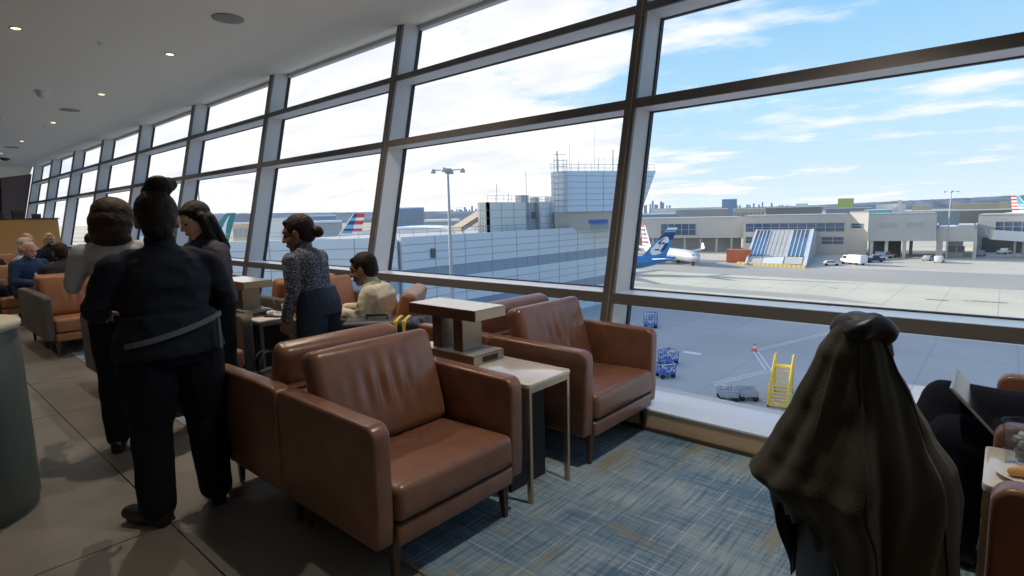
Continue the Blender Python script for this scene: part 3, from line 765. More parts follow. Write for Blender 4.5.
for k in range(1, 7):
    z = zb+(zt-zb)*k/7; e = Lb+(Ln-Lb)*k/7
    mb.bar(tp(ch*1.1, -.02, z), tp(e, -.02, z), .05, .07); mb.bar(tp(0, ch-.02, z), tp(ch*1.1, -.02, z), .05, .07)
for s_ in (ch*1.1, 7, 10.4, 13.8):
    if s_ < Lb: mb.bar(tp(s_, -.02, zb), tp(s_, -.02, zt-.1), .07, .05)
world_child(mb.build('tower_wall', [mat('pale blue tower panels', (.58, .66, .73), rough=.45), joint_m], tw), tw)
mb = MB(); mb.hexa([tp(.8, .6, -1.35), tp(Lb-.2, .6, -1.35), tp(Lb-.2, dep-.5, -1.35), tp(.8, dep-.5, -1.35), tp(.8, .6, zb), tp(Lb-.2, .6, zb), tp(Lb-.2, dep-.5, zb), tp(.8, dep-.5, zb)])
world_child(mb.build('tower_base', mat('tan tower base', (.50, .44, .36), rough=.7), tw), tw)
mb = MB()
rz = zt
for a, b, k in ((.2, Ln-.3, 16),):
    for dz in (.5, 1.1): mb.tube([tp(a, .4, rz-.2+dz), tp(b, .4, rz+dz)], .035, 5)
    for j in range(k+1): s_ = a+(b-a)*j/k; mb.tube([tp(s_, .4, rz-.3), tp(s_, .4, rz+1.1)], .03, 5)
world_child(mb.build('roof_railing', steel, tw), tw)
for s_, h, r_ in ((1.3, 3.1, .16), (3.7, 4.4, .05), (5.5, 2.0, .05), (8.6, 7.5, .045), (9.4, 2.2, .06), (12.3, 3.6, .14), (15.2, 3.0, .05), (14.5, 5.6, .05), (17, 3.4, .06)):
    if s_ < Ln: o = MB().tube([tp(s_, .9, rz-.2), tp(s_, .9, rz+h)], r_, 6).build('antenna', steel, tw); world_child(o, tw)
# access ladder cage on its left
mb = MB()
for s_ in (.9, 1.7, 2.6, 3.3): mb.tube([tp(s_, -.5, zb-1), tp(s_, -.5, rz+1.8)], .05, 5)
for k in range(12): z = zb-1+k*.95; mb.tube([tp(.9, -.5, z), tp(3.3, -.5, z)], .04, 5); mb.tube([tp(.9, -.5, z), tp(.9, .6, z)], .04, 5)
world_child(mb.build('ladder_cage', steel, tw), tw)
o = slab_between(MB(), at_d(588.5, 222, 88), at_d(608, 220, 91), -.25, .35, 2)
o = o.build('entrance_canopy', blue_can, tw); world_child(o, tw)
q0 = at_d(541, 216, 90)
o = slab_between(MB(), at_d(590, 222, 89), at_d(608, 220, 92), -1.3, -.25, 1.5).build('stair_head', glass_l, tw); world_child(o, tw)

# ---------------- light masts
def light_mast(px, pyb, top_py, label, D=None, z0=G, r0=.32, heads=4, spread=1.9):
    b = gp(px, pyb) if D is None else Vector((*at_d(px, pyb, D).xy, z0))
    s_ = sight(px, top_py); zt_ = CAM_H+s_.z*((b.xy.length)/(s_.xy.length))
    r = empty('light_mast', (b.x, b.y, z0), label=label, cat='light mast'); H_ = zt_-z0
    MB().lathe([(r0*1.5, 0), (r0*1.5, .4), (r0, .5), (r0*.45, H_)], 14).build('pole', steel, r, smooth=True)
    c = MB(); c.lathe([(.3*spread/1.9, H_-.5), (.5*spread/1.9, H_-.3), (.5*spread/1.9, H_)], 14)
    for k in range(heads): a = 2*PI*k/heads+.6; c.tube([(0, 0, H_-.2), (spread*math.cos(a), spread*math.sin(a), H_-.1)], .06, 5)
    c.build('crossarm', steel, r)
    for k in range(heads):
        a = 2*PI*k/heads+.6; x, y = spread*math.cos(a), spread*math.sin(a)
        m_ = MB(); m_.lathe([(.1, .25), (.28, .15), (.36, -.12), (.33, -.2)], 12, c=(x, y, H_-.25), sx=spread/1.9, sy=spread/1.9); m_.build('lamp_head', grey_v, r, smooth=True)
    return r
light_mast(453.2, 320, 168.5, 'tall grey floodlight mast in front of the white terminal wing', D=60, r0=.26, spread=1.55)
light_mast(946, 259, 191, 'slim pale floodlight mast by the footbridge block at the right', r0=.28, spread=1.9, heads=3)
light_mast(205, 262, 176, 'distant floodlight mast left of the teal aircraft tail', D=150, r0=.3, spread=1.8, heads=3)

# ---------------- concourse opposite
def zat(px, py, P):
    s_ = sight(px, py); return CAM_H+s_.z*(Vector((P.x, P.y)).length/s_.xy.length)
def on_line(px, A, B):
    """plan point where the sight line of column px meets the plan line A-B"""
    s_ = sight(px, 230); d = B-A
    den = s_.x*d.y-s_.y*d.x; t = (A.x*d.y-A.y*d.x)/den; return Vector((s_.x*t, s_.y*t, 0))
def facade(name, label, A, B, x0, x1, ytop, ybot, m, bands, dep=30, base=G, ref=None, open_below=None):
    P0, P1 = on_line(x0, A, B), on_line(x1, A, B)
    mid = on_line((x0+x1)/2, A, B)
    zt_ = zat((x0+x1)/2, ytop, mid); zb_ = zat((x0+x1)/2, ybot, mid) if ybot is not None else base
    c = (P0+P1)/2; r = empty(name, (c.x, c.y, base), label=label, cat='building')
    o = slab_between(MB(), P0, P1, zb_, zt_, dep).build('wall', m, r); world_child(o, r)
    o = slab_between(MB(), P0, P1, zt_, zt_+.25, dep, off=-.15).build('roof_edge', roof_m, r); world_child(o, r)
    for (u0, u1, y0, y1, n) in bands:
        Q0, Q1 = on_line(u0, A, B), on_line(u1, A, B); mm = on_line((u0+u1)/2, A, B)
        a, b = zat((u0+u1)/2, y1, mm), zat((u0+u1)/2, y0, mm)
        o = slab_between(MB(), Q0, Q1, a, b, .1, off=-.12).build('window_band', glass_b, r); world_child(o, r)
        fr = MB()
        for k in range(n+1):
            q = Q0.lerp(Q1, k/n); fr.bar((q.x, q.y-.16, a), (q.x, q.y-.16, b), .16, .16)
        fr.bar((Q0.x, Q0.y-.2, (a+b)/2), (Q1.x, Q1.y-.2, (a+b)/2), .12, .12)
        world_child(fr.build('window_bars', conc_wall, o), o) if False else world_child(fr.build('window_bars', conc_wall, r), r)
    return r
A1, B1 = gp(640, 251), gp(744, 252); A1.z = B1.z = 0
A2, B2 = gp(742, 253), gp(850, 254.5); A2.z = B2.z = 0
f1 = facade('concourse_building', 'low grey concourse with one dark blue window, left of the glazed stair block', A1, B1, 606, 743.5, 218.5, 238.0, conc_wall, [(661, 696, 224, 235, 5)])
# recessed ground floor of the concourse
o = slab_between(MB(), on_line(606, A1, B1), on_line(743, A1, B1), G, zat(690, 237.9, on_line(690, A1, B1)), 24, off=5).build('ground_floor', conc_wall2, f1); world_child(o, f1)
for px in (652, 668, 684, 700, 716, 731):
    P = on_line(px, A1, B1); o = MB().box(P.x-.4, P.x+.4, P.y+.8, P.y+1.6, G, zat(690, 237.9, on_line(690, A1, B1))).build('column', conc_wall, f1); world_child(o, f1)
f2 = facade('concourse_building', 'two storey grey concourse with two rows of dark blue windows behind the stair block', A2, B2, 743.5, 849, 215.5, None, conc_wall, [(745.5, 844.5, 223.2, 231.5, 11), (746, 753, 237, 243, 1), (822, 844.5, 237, 244, 2)])
# canted bay right of it
A3 = on_line(849, A2, B2); B3 = on_line(868, A2, B2+Vector((0, -3, 0))); B3.z = 0
f3 = facade('concourse_building', 'angled grey bay of the concourse with a small window and a sloping glazed ramp', A3, B3, 849, 868, 212.5, None, conc_wall, [(851, 862, 223.5, 228, 1)], dep=14)
# bridge building on columns
A4 = gp(868, 258); A4.z = 0; B4 = gp(936, 258.5); B4.z = 0
f4 = facade('bridge_building', 'blank beige grey bridge building with two grey louvres spanning over the service road', A4, B4, 868.5, 936, 214.0, 241.0, conc_wall, [], dep=22)
for (u0, u1, y0, y1) in ((879, 897, 223, 227.5), (906.5, 924.5, 222.5, 227)):
    Q0, Q1 = on_line(u0, A4, B4), on_line(u1, A4, B4); mm = on_line((u0+u1)/2, A4, B4)
    o = slab_between(MB(), Q0, Q1, zat((u0+u1)/2, y1, mm), zat((u0+u1)/2, y0, mm), .2, off=-.15).build('louvre', conc_wall2, f4); world_child(o, f4)
zb4 = zat(900, 241, on_line(900, A4, B4))
for px, off in ((872, .6), (887, .6), (905, .6), (905, 18), (887, 18), (872, 18)):
    P = on_line(px, A4, B4); o = MB().box(P.x-.45, P.x+.45, P.y+off, P.y+off+.9, G, zb4).build('column', conc_wall, f4); world_child(o, f4)
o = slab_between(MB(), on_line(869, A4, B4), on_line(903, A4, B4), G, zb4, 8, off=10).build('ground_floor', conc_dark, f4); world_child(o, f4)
# footbridge block at the right, in front
A5, B5 = gp(936.5, 258), gp(978, 259); A5.z = B5.z = 0
P0, P1 = on_line(936.5, A5, B5), on_line(977, A5, B5)
f5 = empty('gatehouse_building', (P0.x, P0.y, G), label='blue grey cantilevered block on legs with an open white roof well, beside the slim mast', cat='building')
mid = on_line(957, A5, B5); zt5, zb5 = zat(957, 226.5, mid), zat(957, 241.5, mid)
mb = MB(); slab_between(mb, P0, P1, zb5, zt5-.8, 42)
world_child(mb.build('upper_block', conc_wall, f5), f5)
mb = MB(); slab_between(mb, P0, P1, zt5-.8, zt5, .5); 
d5 = (P1-P0).normalized(); n5 = Vector((-d5.y, d5.x, 0))
slab_between(mb, P0, P0+d5*.5, zt5-.8, zt5, 42); slab_between(mb, P1-d5*.5, P1, zt5-.8, zt5, 42)
slab_between(mb, P0+d5*5.2, P1-d5*.5, zt5-.8, zt5-.1, 41, off=.6)
world_child(mb.build('parapet', conc_wall, f5), f5)
world_child(slab_between(MB(), P0+d5*.6, P0+d5*5.1, zt5-.79, zt5-.7, 40, off=.7).build('roof_well', white_v, f5), f5)
mb = MB(); slab_between(mb, P0+d5*3, P1-d5*3, G, zb5, 20, off=6); world_child(mb.build('ground_floor', conc_wall, f5), f5)
for t_ in (.02, .10, .94):
    q = P0.lerp(P1, t_); o = slab_between(MB(), q, q+d5*.9, G, zb5, .9).build('leg', conc_wall, f5); world_child(o, f5)
for px in (950, 959):
    q = on_line(px, A5, B5); o = slab_between(MB(), q, q+d5*1.8, G+1.6, G+3.6, .1, off=5.8).build('window_band', glass_b, f5); world_child(o, f5)
A6, B6 = gp(978, 252), gp(1060, 254); A6.z = B6.z = 0
f6 = facade('concourse_building', 'grey concourse at the right edge with a dark window row behind the white jet', A6, B6, 977.5, 1090, 214.5, None, conc_wall2, [(995, 1080, 221.5, 232, 9)], dep=30)
o = slab_between(MB(), on_line(983, A6, B6), on_line(1085, A6, B6), G, zat(1030, 238, on_line(1030, A6, B6)), .1, off=-.3).build('undercroft_shade', conc_dark, f6); world_child(o, f6)  # thin dark sheet on the facade, standing in for shade under the building

# sloping glazed stair block
S0, S1 = gp(746, 265.5), gp(805, 267.5)
T0, T1 = Vector((*on_line(757.5, A2-Vector((0, 6, 0)), B2-Vector((0, 6, 0))).xy, 0)), Vector((*on_line(813.5, A2-Vector((0, 6, 0)), B2-Vector((0, 6, 0))).xy, 0))
T0.z = zat(757.5, 231, T0); T1.z = zat(813.5, 230.5, T1)
sb = empty('glazed_stair_block', (S0.x, S0.y, G), label='sloping stair block with blue glazing on both sides of a pale panelled centre', cat='building')
def spt(u, v, off=0.0):
    a = Vector(S0).lerp(Vector(S1), u); b = T0.lerp(T1, u); nn = (S1-S0).cross(T0-S0).normalized(); nn = nn if nn.y < 0 else -nn
    return a.lerp(b, v)+nn*off
mb = MB(); kk = Vector((0, 8, 0))
gb0, gb1 = Vector((T0.x, T0.y+6, G)), Vector((T1.x, T1.y+6, G))
mb.hexa([S0, S1, gb1, gb0, T0-Vector((0, 0, .3)), T1-Vector((0, 0, .3)), T1+Vector((0, 6, -.3)), T0+Vector((0, 6, -.3))])
world_child(mb.build('stair_core', conc_wall2, sb), sb)
def slope_panel(u0, u1, v0, v1, off, th=.12):
    return MB().hexa([spt(u0, v0, off), spt(u1, v0, off), spt(u1, v0, off-th), spt(u0, v0, off-th), spt(u0, v1, off), spt(u1, v1, off), spt(u1, v1, off-th), spt(u0, v1, off-th)])
for u0, u1, v0, v1, m_, nm in ((0.0, .26, .24, .97, glass_b, 'glazing'), (.66, .95, .24, .97, glass_b, 'glazing'), (.27, .65, .22, 1.0, conc_wall, 'centre_panel'), (.02, .26, .04, .22, conc_wall, 'lower_panel'), (.27, .62, .05, .21, white_v, 'lower_panel'), (.64, .93, .05, .22, conc_wall, 'lower_panel')):
    o = slope_panel(u0, u1, v0, v1, .25).build(nm, m_, sb); world_child(o, sb)
mb = MB()
for u in (0, .065, .13, .195, .26, .66, .73, .80, .87, .95): mb.bar(spt(u, .22, .32), spt(u, .98, .32), .22, .16)
for u in (0.99,): mb.bar(spt(u, 0, .4), spt(u, 1.0, .4), .9, .5)
mb.bar(spt(-.01, 0, .4), spt(-.01, 1.0, .4), .6, .4)
mb.bar(spt(0, 1.0, .35), spt(1, 1.0, .35), .4, .3)
world_child(mb.build('glazing_bars', panel_w, sb), sb)
mb = MB(); mb.mi = 0
for k in range(1, 12): mb.bar(spt(.27, .22+.78*k/12, .27), spt(.65, .22+.78*k/12, .27), .05, .05)
for u in (.345, .42, .5, .575): mb.bar(spt(u, .22, .27), spt(u, 1, .27), .05, .05)
world_child(mb.build('panel_joints', joint_m, sb), sb)
mb = MB()
b0, b1 = gp(737, 264.5), gp(806, 268.5)
for k in range(16):
    a, b = b0.lerp(b1, k/16), b0.lerp(b1, (k+.9)/16)
    mb.prism([(-.3, 0), (.3, 0), (.12, .9), (-.12, .9)], 0, (b-a).length, axis='x', M=Matrix.Translation(a)@(b-a).to_track_quat('X', 'Z').to_matrix().to_4x4())
tag(mb.build('road_barrier', mat('yellow barrier', (.62, .45, .18), rough=.8)), 'row of yellow road barriers along the foot of the glazed stair block', 'barrier')

# orange container
c = gp(737, 262.5)
def container(loc, rz, L_, W_, H_, m_, label, cat='container'):
    r = empty('cargo_container', loc, rz, label=label, cat=cat)
    MB().box(-L_/2, L_/2, -W_/2, W_/2, .15, H_).build('body', m_, r)
    fr = MB()
    for sx in (-1, 1):
        for sy in (-1, 1): fr.box(sx*L_/2-.1, sx*L_/2+.1, sy*W_/2-.1, sy*W_/2+.1, 0, H_+.05)
    fr.build('corner_posts', m_, r)
    rb = MB()
    for k in range(int(L_/.5)):
        x = -L_/2+.3+k*.5
        for sy in (-1, 1): rb.box(x-.08, x+.08, sy*W_/2-.05, sy*W_/2+.05, .3, H_-.2)
    rb.build('corrugation', m_, r); return r
container((c.x, c.y+1, G), .35, 7.0, 3.2, 4.2, orange_c, 'orange cargo container left of the glazed stair block')

# ---------------- vehicles
def vehicle(kind, px, py, rz, m_, label, name, cat, s_=1.0, base=None, group=None):
    p = base or gp(px, py); r = empty(name, (p.x, p.y, G), rz, label=label, cat=cat, group=group); r.scale = (s_, s_, s_)
    if kind == 'car': prof = [(-2.2, .35), (2.2, .35), (2.25, .75), (1.3, .92), (.6, 1.42), (-1.2, 1.45), (-1.9, .98), (-2.25, .85)]; gl = [(1.1, .95), (.55, 1.36), (-1.15, 1.38), (-1.7, .98)]; W_ = .88; wx = 1.35
    elif kind == 'van': prof = [(-2.5, .4), (2.4, .4), (2.5, .95), (1.9, 1.15), (1.2, 2.05), (-2.45, 2.1)]; gl = [(1.75, 1.2), (1.15, 1.9), (.3, 1.92), (.3, 1.2)]; W_ = .98; wx = 1.6
    elif kind == 'pickup': prof = [(-2.8, .5), (2.7, .5), (2.75, 1.15), (1.7, 1.25), (1.1, 1.95), (-.3, 1.98), (-.45, 1.3), (-2.8, 1.3)]; gl = [(1.5, 1.28), (1.02, 1.86), (-.2, 1.88), (-.25, 1.28)]; W_ = 1.0; wx = 1.75
    else: prof = [(-3.4, .55), (3.0, .55), (3.1, 1.4), (2.6, 1.5), (2.1, 2.35), (.9, 2.4), (.85, 2.0), (.7, 2.0), (.7, 2.55), (-3.4, 2.55)]; gl = [(2.45, 1.55), (2.02, 2.25), (1.05, 2.28), (1.05, 1.55)]; W_ = 1.12; wx = 2.1
    b = MB(); b.prism(prof, -W_, W_, axis='y'); b.bevel(.06, 2, .4); b.build('body', m_, r, smooth=.5)
    g_ = MB(); g_.prism(gl, -W_-.01, W_+.01, axis='y'); 
    front = [(prof[3][0]+.03, prof[3][1]), (prof[4][0]+.03, prof[4][1]-.03)]
    g_.build('windows', vglass, r)
    for sx in (-1, 1):
        for sy in (-1, 1):
            w_ = MB(); w_.lathe([(.2, -.13), (.36, -.12), (.36, .12), (.2, .13)], 16, M=Matrix.Translation((sx*wx, sy*(W_-.06), .36))@Matrix.Rotation(PI/2, 4, 'X')); w_.build('wheel', tyre, r)
    return r
vehicle('truck', 853, 264.5, 2.5, white_v, 'white service truck with a box body right of the glazed stair block', 'service_truck', 'truck', 1.15)
vehicle('car', 831, 265.5, .4, white_v, 'low white tow vehicle just left of the white service truck', 'tow_vehicle', 'vehicle', 1.0)
vehicle('pickup', 862, 262.5, .3, dark_v, 'leftmost of the dark vehicles in the shade of the concourse', 'pickup_truck', 'truck')
vehicle('pickup', 874, 262.0, .2, dark_v, 'dark blue pickup beside the silver car under the bridge building', 'pickup_truck', 'truck')
vehicle('car', 878, 259.5, .3, white_v, 'white car parked behind the dark pickups', 'parked_car', 'car', 1.1)
vehicle('van', 884, 258.0, .3, grey_v, 'silver van parked behind the dark pickups, nearest the bridge columns', 'parked_van', 'van')
vehicle('car', 928, 260.5, 1.4, grey_v, 'silver car standing in the shaded road under the bridge building', 'parked_car', 'car', 1.1)
vehicle('van', 939, 262.5, 1.5, white_v, 'white van parked at the foot of the slim floodlight mast', 'parked_van', 'van', .95)
vehicle('van', 981, 256.0, 1.5, grey_v, 'grey van parked right of the cantilevered block', 'parked_van', 'van', .9)
vehicle('car', 895, 257.0, 1.2, orange_c, 'small orange service vehicle under the bridge building', 'service_vehicle', 'vehicle', .8)
vehicle('pickup', 1004, 254.0, 1.2, white_v, 'white pickup under the wing of the jet at the right edge', 'pickup_truck', 'truck', 1.0)

# ---------------- apron equipment
def frame_trolley(loc, rz, L_, W_, H_, m_, label, name, cat, white_tri=True, group=None, bars=5):
    r = empty(name, loc, rz, label=label, cat=cat, group=group)
    MB().box(-L_/2, L_/2, -W_/2, W_/2, .45, .6).build('deck', m_, r)
    fr = MB(); t = .045
    for sx in (-1, 1):
        for sy in (-1, 1): fr.tube([(sx*L_/2, sy*W_/2, .5), (sx*L_/2, sy*W_/2, H_)], t, 6)
        fr.tube([(sx*L_/2, -W_/2, H_), (sx*L_/2, W_/2, H_)], t, 6); fr.tube([(sx*L_/2, -W_/2, (H_+.5)/2), (sx*L_/2, W_/2, (H_+.5)/2)], t, 6)
    for sy in (-1, 1):
        fr.tube([(-L_/2, sy*W_/2, H_), (L_/2, sy*W_/2, H_)], t, 6); fr.tube([(-L_/2, sy*W_/2, (H_+.5)/2), (L_/2, sy*W_/2, (H_+.5)/2)], t, 6)
        for k in range(1, bars): x = -L_/2+L_*k/bars; fr.tube([(x, sy*W_/2, .5), (x, sy*W_/2, H_)], t*.8, 6)
        fr.tube([(-L_/2, sy*W_/2, .6), (L_/2, sy*W_/2, H_)], t*.8, 6)
    fr.build('frame', m_, r)
    if white_tri:
        w_ = MB()
        for sy in (-1, 1): w_.tube([(-L_/2, sy*W_/2+sy*.06, H_), (0, sy*W_/2+sy*.06, .7), (L_/2, sy*W_/2+sy*.06, H_), (-L_/2, sy*W_/2+sy*.06, H_)], .05, 6)
        w_.build('drawbar', white_v, r)
    for sx in (-1, 1):
        for sy in (-1, 1): MB().lathe([(.1, -.1), (.25, -.09), (.25, .09), (.1, .1)], 14, M=Matrix.Translation((sx*L_*.38, sy*W_*.42, .25))@Matrix.Rotation(PI/2, 4, 'X')).build('wheel', tyre, r)
    return r
c = gp(650.5, 327.5); frame_trolley((c.x, c.y, G), .5, 1.9, 1.5, 2.2, blue_p, 'blue baggage trolley with a white drawbar, nearest the white terminal corner', 'baggage_trolley', 'trolley')
c = gp(668, 364); frame_trolley((c.x, c.y, G), 1.2, 1.7, 1.4, 1.6, blue_p, 'upper blue baggage trolley just right of the armchair by the window', 'baggage_trolley', 'trolley')
c = gp(665, 377); frame_trolley((c.x, c.y, G), 1.0, 1.6, 1.3, 1.5, blue_p, 'lower blue baggage trolley just right of the armchair by the window', 'baggage_trolley', 'trolley')
c = gp(733, 401); frame_trolley((c.x-.5, c.y, G), .55, 1.5, 1.5, 1.0, steel, 'grey container dolly on the dark apron below the zigzag line, left one', 'container_dolly', 'dolly', False, bars=6)
c = gp(746, 400); frame_trolley((c.x, c.y+.3, G), .55, 1.5, 1.5, .95, steel, 'grey container dolly on the dark apron below the zigzag line, right one', 'container_dolly', 'dolly', False, bars=6)
# yellow maintenance steps
c = gp(777, 409)
st = empty('maintenance_steps', (c.x, c.y, G), 1.75, label='yellow wheeled maintenance steps with handrails, left of the olive coat', cat='steps')
ln, ht, wd_ = 4.6, 2.6, 1.5
fr = MB()
for sy in (-1, 1):
    y = sy*wd_/2
    fr.tube([(0, y, .3), (ln, y, ht)], .07, 6); fr.tube([(0, y, .3+1), (ln, y, ht+1), (ln+.9, y, ht+1), (ln+.9, y, .3)], .06, 6)
    for k in range(7): t = k/6; fr.tube([(ln*t, y, .3+(ht-.3)*t), (ln*t, y, 1.3+(ht-.3)*t)], .045, 6)
    fr.tube([(0, y, .3), (ln+.9, y, .3)], .07, 6); fr.tube([(ln*.5, y, .3), (ln*.5, y, ht*.55)], .05, 6); fr.tube([(ln, y, .3), (ln, y, ht)], .06, 6)
    fr.tube([(0, y, .35), (0, y, 1.3)], .06, 6)
for x in (0, ln, ln+.9): fr.tube([(x, -wd_/2, .3), (x, wd_/2, .3)], .06, 6)
fr.build('frame', yellow_p, st)
tr_ = MB()
for k in range(12): t = (k+.5)/12; tr_.box(ln*t-.12, ln*t+.12, -wd_/2, wd_/2, .3+(ht-.3)*t, .36+(ht-.3)*t)
tr_.box(ln, ln+.9, -wd_/2, wd_/2, ht-.05, ht); tr_.build('treads', yellow_p, st)
for x in (.3, ln+.5):
    for sy in (-1, 1): MB().lathe([(.08, -.08), (.2, -.07), (.2, .07), (.08, .08)], 12, M=Matrix.Translation((x, sy*wd_/2, .2))@Matrix.Rotation(PI/2, 4, 'X')).build('wheel', tyre, st)
c = gp(754.5, 351)
cn = MB().lathe([(.40, 0), (.40, .08), (.26, .1), (.06, 1.0), (.001, 1.0)], 18).build('traffic_cone', mat('cone orange', (.75, .16, .06), rough=.6), smooth=.6); cn.location = (c.x, c.y, G)
tag(cn, 'orange and white traffic cone at the bend of the zigzag guide line', 'traffic cone')
MB().lathe([(.205, .38), (.145, .66)], 18).build('reflective_band', white_v, cn)
# ramp handrail hugging the terminal corner (grey sloping wall seen past the mullion)
c = gp(640, 300)
# ------------------------------------------------------------------ airliners
tealc, whitec = (.02, .26, .27), (.80, .81, .82)
p_white = mat('white aircraft paint', (.74, .76, .78), rough=.3, spec=.6)
p_silver = mat('silver aircraft paint', (.52, .56, .60), rough=.3, metal=.3)
p_teal = mat('teal aircraft paint', (.015, .20, .21), rough=.35)
p_blue = mat('bright blue aircraft paint', (.04, .22, .50), rough=.35)
p_navy = mat('navy aircraft paint', (.015, .04, .16), rough=.35)
p_red = mat('red aircraft paint', (.62, .03, .04), rough=.35)
p_sky = mat('light blue aircraft paint', (.12, .40, .62), rough=.35)
p_green = mat('green aircraft paint', (.25, .55, .25), rough=.4)
p_eng = mat('engine grey', (.30, .31, .33), rough=.4, metal=.3)
def airliner(loc, rz, R_, Lf, label, fin_cell, fin_mats, body=p_white, tail_body=None, finH=7.0, finRoot=6.0, finTip=2.2, sweep=5.2, gear=3.2, livery_name='fin', wings=True):
    """nose towards +x, tail fin near the origin; loc is the ground point under the tail"""
    r = empty('airliner', loc, rz, label=label, cat='aeroplane')
    zc = gear+R_*.6
    prof = []; n = 40
    b = MB()
    secs = [(-3.2, .12, .55), (-2.0, .45, .42), (0, .95, .28), (3, 1.5/2*1.9, .12), (6, .93*R_, .04), (9, R_, 0), (Lf*.8, R_, 0), (Lf*.88, R_*.95, -.02), (Lf*.94, R_*.75, -.08), (Lf*.98, R_*.42, -.14), (Lf, R_*.08, -.18)]
    secs = [(x, (min(rr, 1) if i < 4 and rr > R_ else rr), dz) for i, (x, rr, dz) in enumerate(secs)]
    secs[0] = (-3.2, .10*R_, .55); secs[1] = (-2.0, .28*R_, .42); secs[2] = (0.5, .52*R_, .30); secs[3] = (3.5, .76*R_, .15)
    rings = []
    for x, rr, dz in secs:
        rings.append([b.bm.verts.new((x, rr*math.cos(2*PI*k/24), zc+dz*R_*1.3+rr*math.sin(2*PI*k/24))) for k in range(24)])
    for i, (a, c) in enumerate(zip(rings, rings[1:])):
        for k in range(24):
            f = b.bm.faces.new((a[k], a[(k+1) % 24], c[(k+1) % 24], c[k])); f.material_index = 1 if (tail_body and i < tail_body[1]) else 0
    b.bm.faces.new(rings[0][::-1]); b.bm.faces.new(rings[-1])
    b.build('fuselage', [body, tail_body[0] if tail_body else body], r, smooth=True)
    # cabin windows
    wn = MB()
    for sy in (-1, 1):
        for k in range(int((Lf*.72)/1.0)):
            x = 8+k*1.0; wn.box(x-.15, x+.15, sy*(R_*.985)-.03, sy*(R_*.985)+.03, zc+.25*R_, zc+.25*R_+.35)
        wn.box(Lf*.945-.4, Lf*.945+.4, sy*R_*.55-.1, sy*R_*.55+.1, zc+.15*R_, zc+.4*R_)
    wn.build('cabin_windows', vglass, r)
    # fin, cell by cell so the livery belongs to the paint
    z0 = zc+R_*.62; nu, nv = 30, 40; f_ = MB(); grid = {}
    for side in (-1, 1):
        for i in range(nu+1):
            for j in range(nv+1):
                u, v = i/nu, j/nv
                chord = finRoot+(finTip-finRoot)*v; xl = finRoot-.5-sweep*v   # leading edge x
                x = xl-u*chord; th = .22*(1-v*.5)*math.sin(PI*min(1, max(0, u)))**.6*.9 if 0 < u < 1 else 0
                grid[(side, i, j)] = f_.bm.verts.new((x, side*th, z0+finH*v))
    for side in (-1, 1):
        for i in range(nu):
            for j in range(nv):
                q = [grid[(side, i, j)], grid[(side, i+1, j)], grid[(side, i+1, j+1)], grid[(side, i, j+1)]]
                f = f_.bm.faces.new(q if side > 0 else q[::-1]); f.material_index = fin_cell((i+.5)/nu, (j+.5)/nv)
    bmesh.ops.remove_doubles(f_.bm, verts=f_.bm.verts, dist=.0001)
    f_.build('tail_fin', fin_mats, r, smooth=True)
    # stabilisers and wings
    def surf(nm, x0, c0, x1, c1, y1, z, dz, th, m_):
        for sy in (-1, 1):
            s_ = MB(); s_.hexa([(x0, sy*R_*.3, z-th), (x0-c0, sy*R_*.3, z-th*.3), (x1-c1, sy*y1, z+dz-th*.1), (x1, sy*y1, z+dz-th*.3), (x0, sy*R_*.3, z+th), (x0-c0, sy*R_*.3, z+th*.3), (x1-c1, sy*y1, z+dz+th*.1), (x1, sy*y1, z+dz+th*.3)])
            s_.bevel(.03, 2, .3); s_.build(nm, m_, r, smooth=.6)
    surf('stabiliser', 3.6, 3.6, -.6, 1.6, R_*3.6, zc+R_*.45, .7, .16, p_white)
    if wings:
        k = R_/1.9
        surf('wing', Lf*.62, 7.5*k, Lf*.62-9.5*k, 1.8*k, 16.5*k, zc-R_*.45, 1.6*k, .38*k, p_silver)
        for sy in (-1, 1):
            w_ = MB(); x = Lf*.62-9.5*k; w_.hexa([(x, sy*16.5*k-.1, zc-R_*.45+1.55*k), (x-1.8*k, sy*16.5*k-.1, zc-R_*.45+1.55*k), (x-1.8*k, sy*16.5*k+.1, zc-R_*.45+1.55*k), (x, sy*16.5*k+.1, zc-R_*.45+1.55*k), (x-1.6*k, sy*16.9*k-.05, zc+2.6*k), (x-2.4*k, sy*16.9*k-.05, zc+2.6*k), (x-2.4*k, sy*16.9*k+.05, zc+2.6*k), (x-1.6*k, sy*16.9*k+.05, zc+2.6*k)]); w_.build('winglet', p_white, r)
            e = MB(); e.lathe([(.75*k, -2.2*k), (1.0*k, -1.5*k), (1.08*k, 0), (1.02*k, 1.6*k), (.95*k, 1.7*k), (.6*k, 1.2*k)], 22, M=Matrix.Translation((Lf*.62-1.0*k, sy*5.6*k, zc-R_*.9))@Matrix.Rotation(PI/2, 4, 'Y')); e.build('engine', p_eng, r, smooth=True)
    for x, y in ((Lf*.55, -2.6), (Lf*.55, 2.6), (Lf*.9, 0)):
        g_ = MB(); g_.tube([(x, y*R_/1.9, zc-R_*.6), (x, y*R_/1.9, .5)], .14, 8)
        g_.lathe([(.2, -.3), (.55, -.28), (.55, .28), (.2, .3)], 16, M=Matrix.Translation((x, y*R_/1.9, .55))@Matrix.Rotation(PI/2, 4, 'X')); g_.build('landing_gear', tyre, r)
    return r
def wave(v): return v
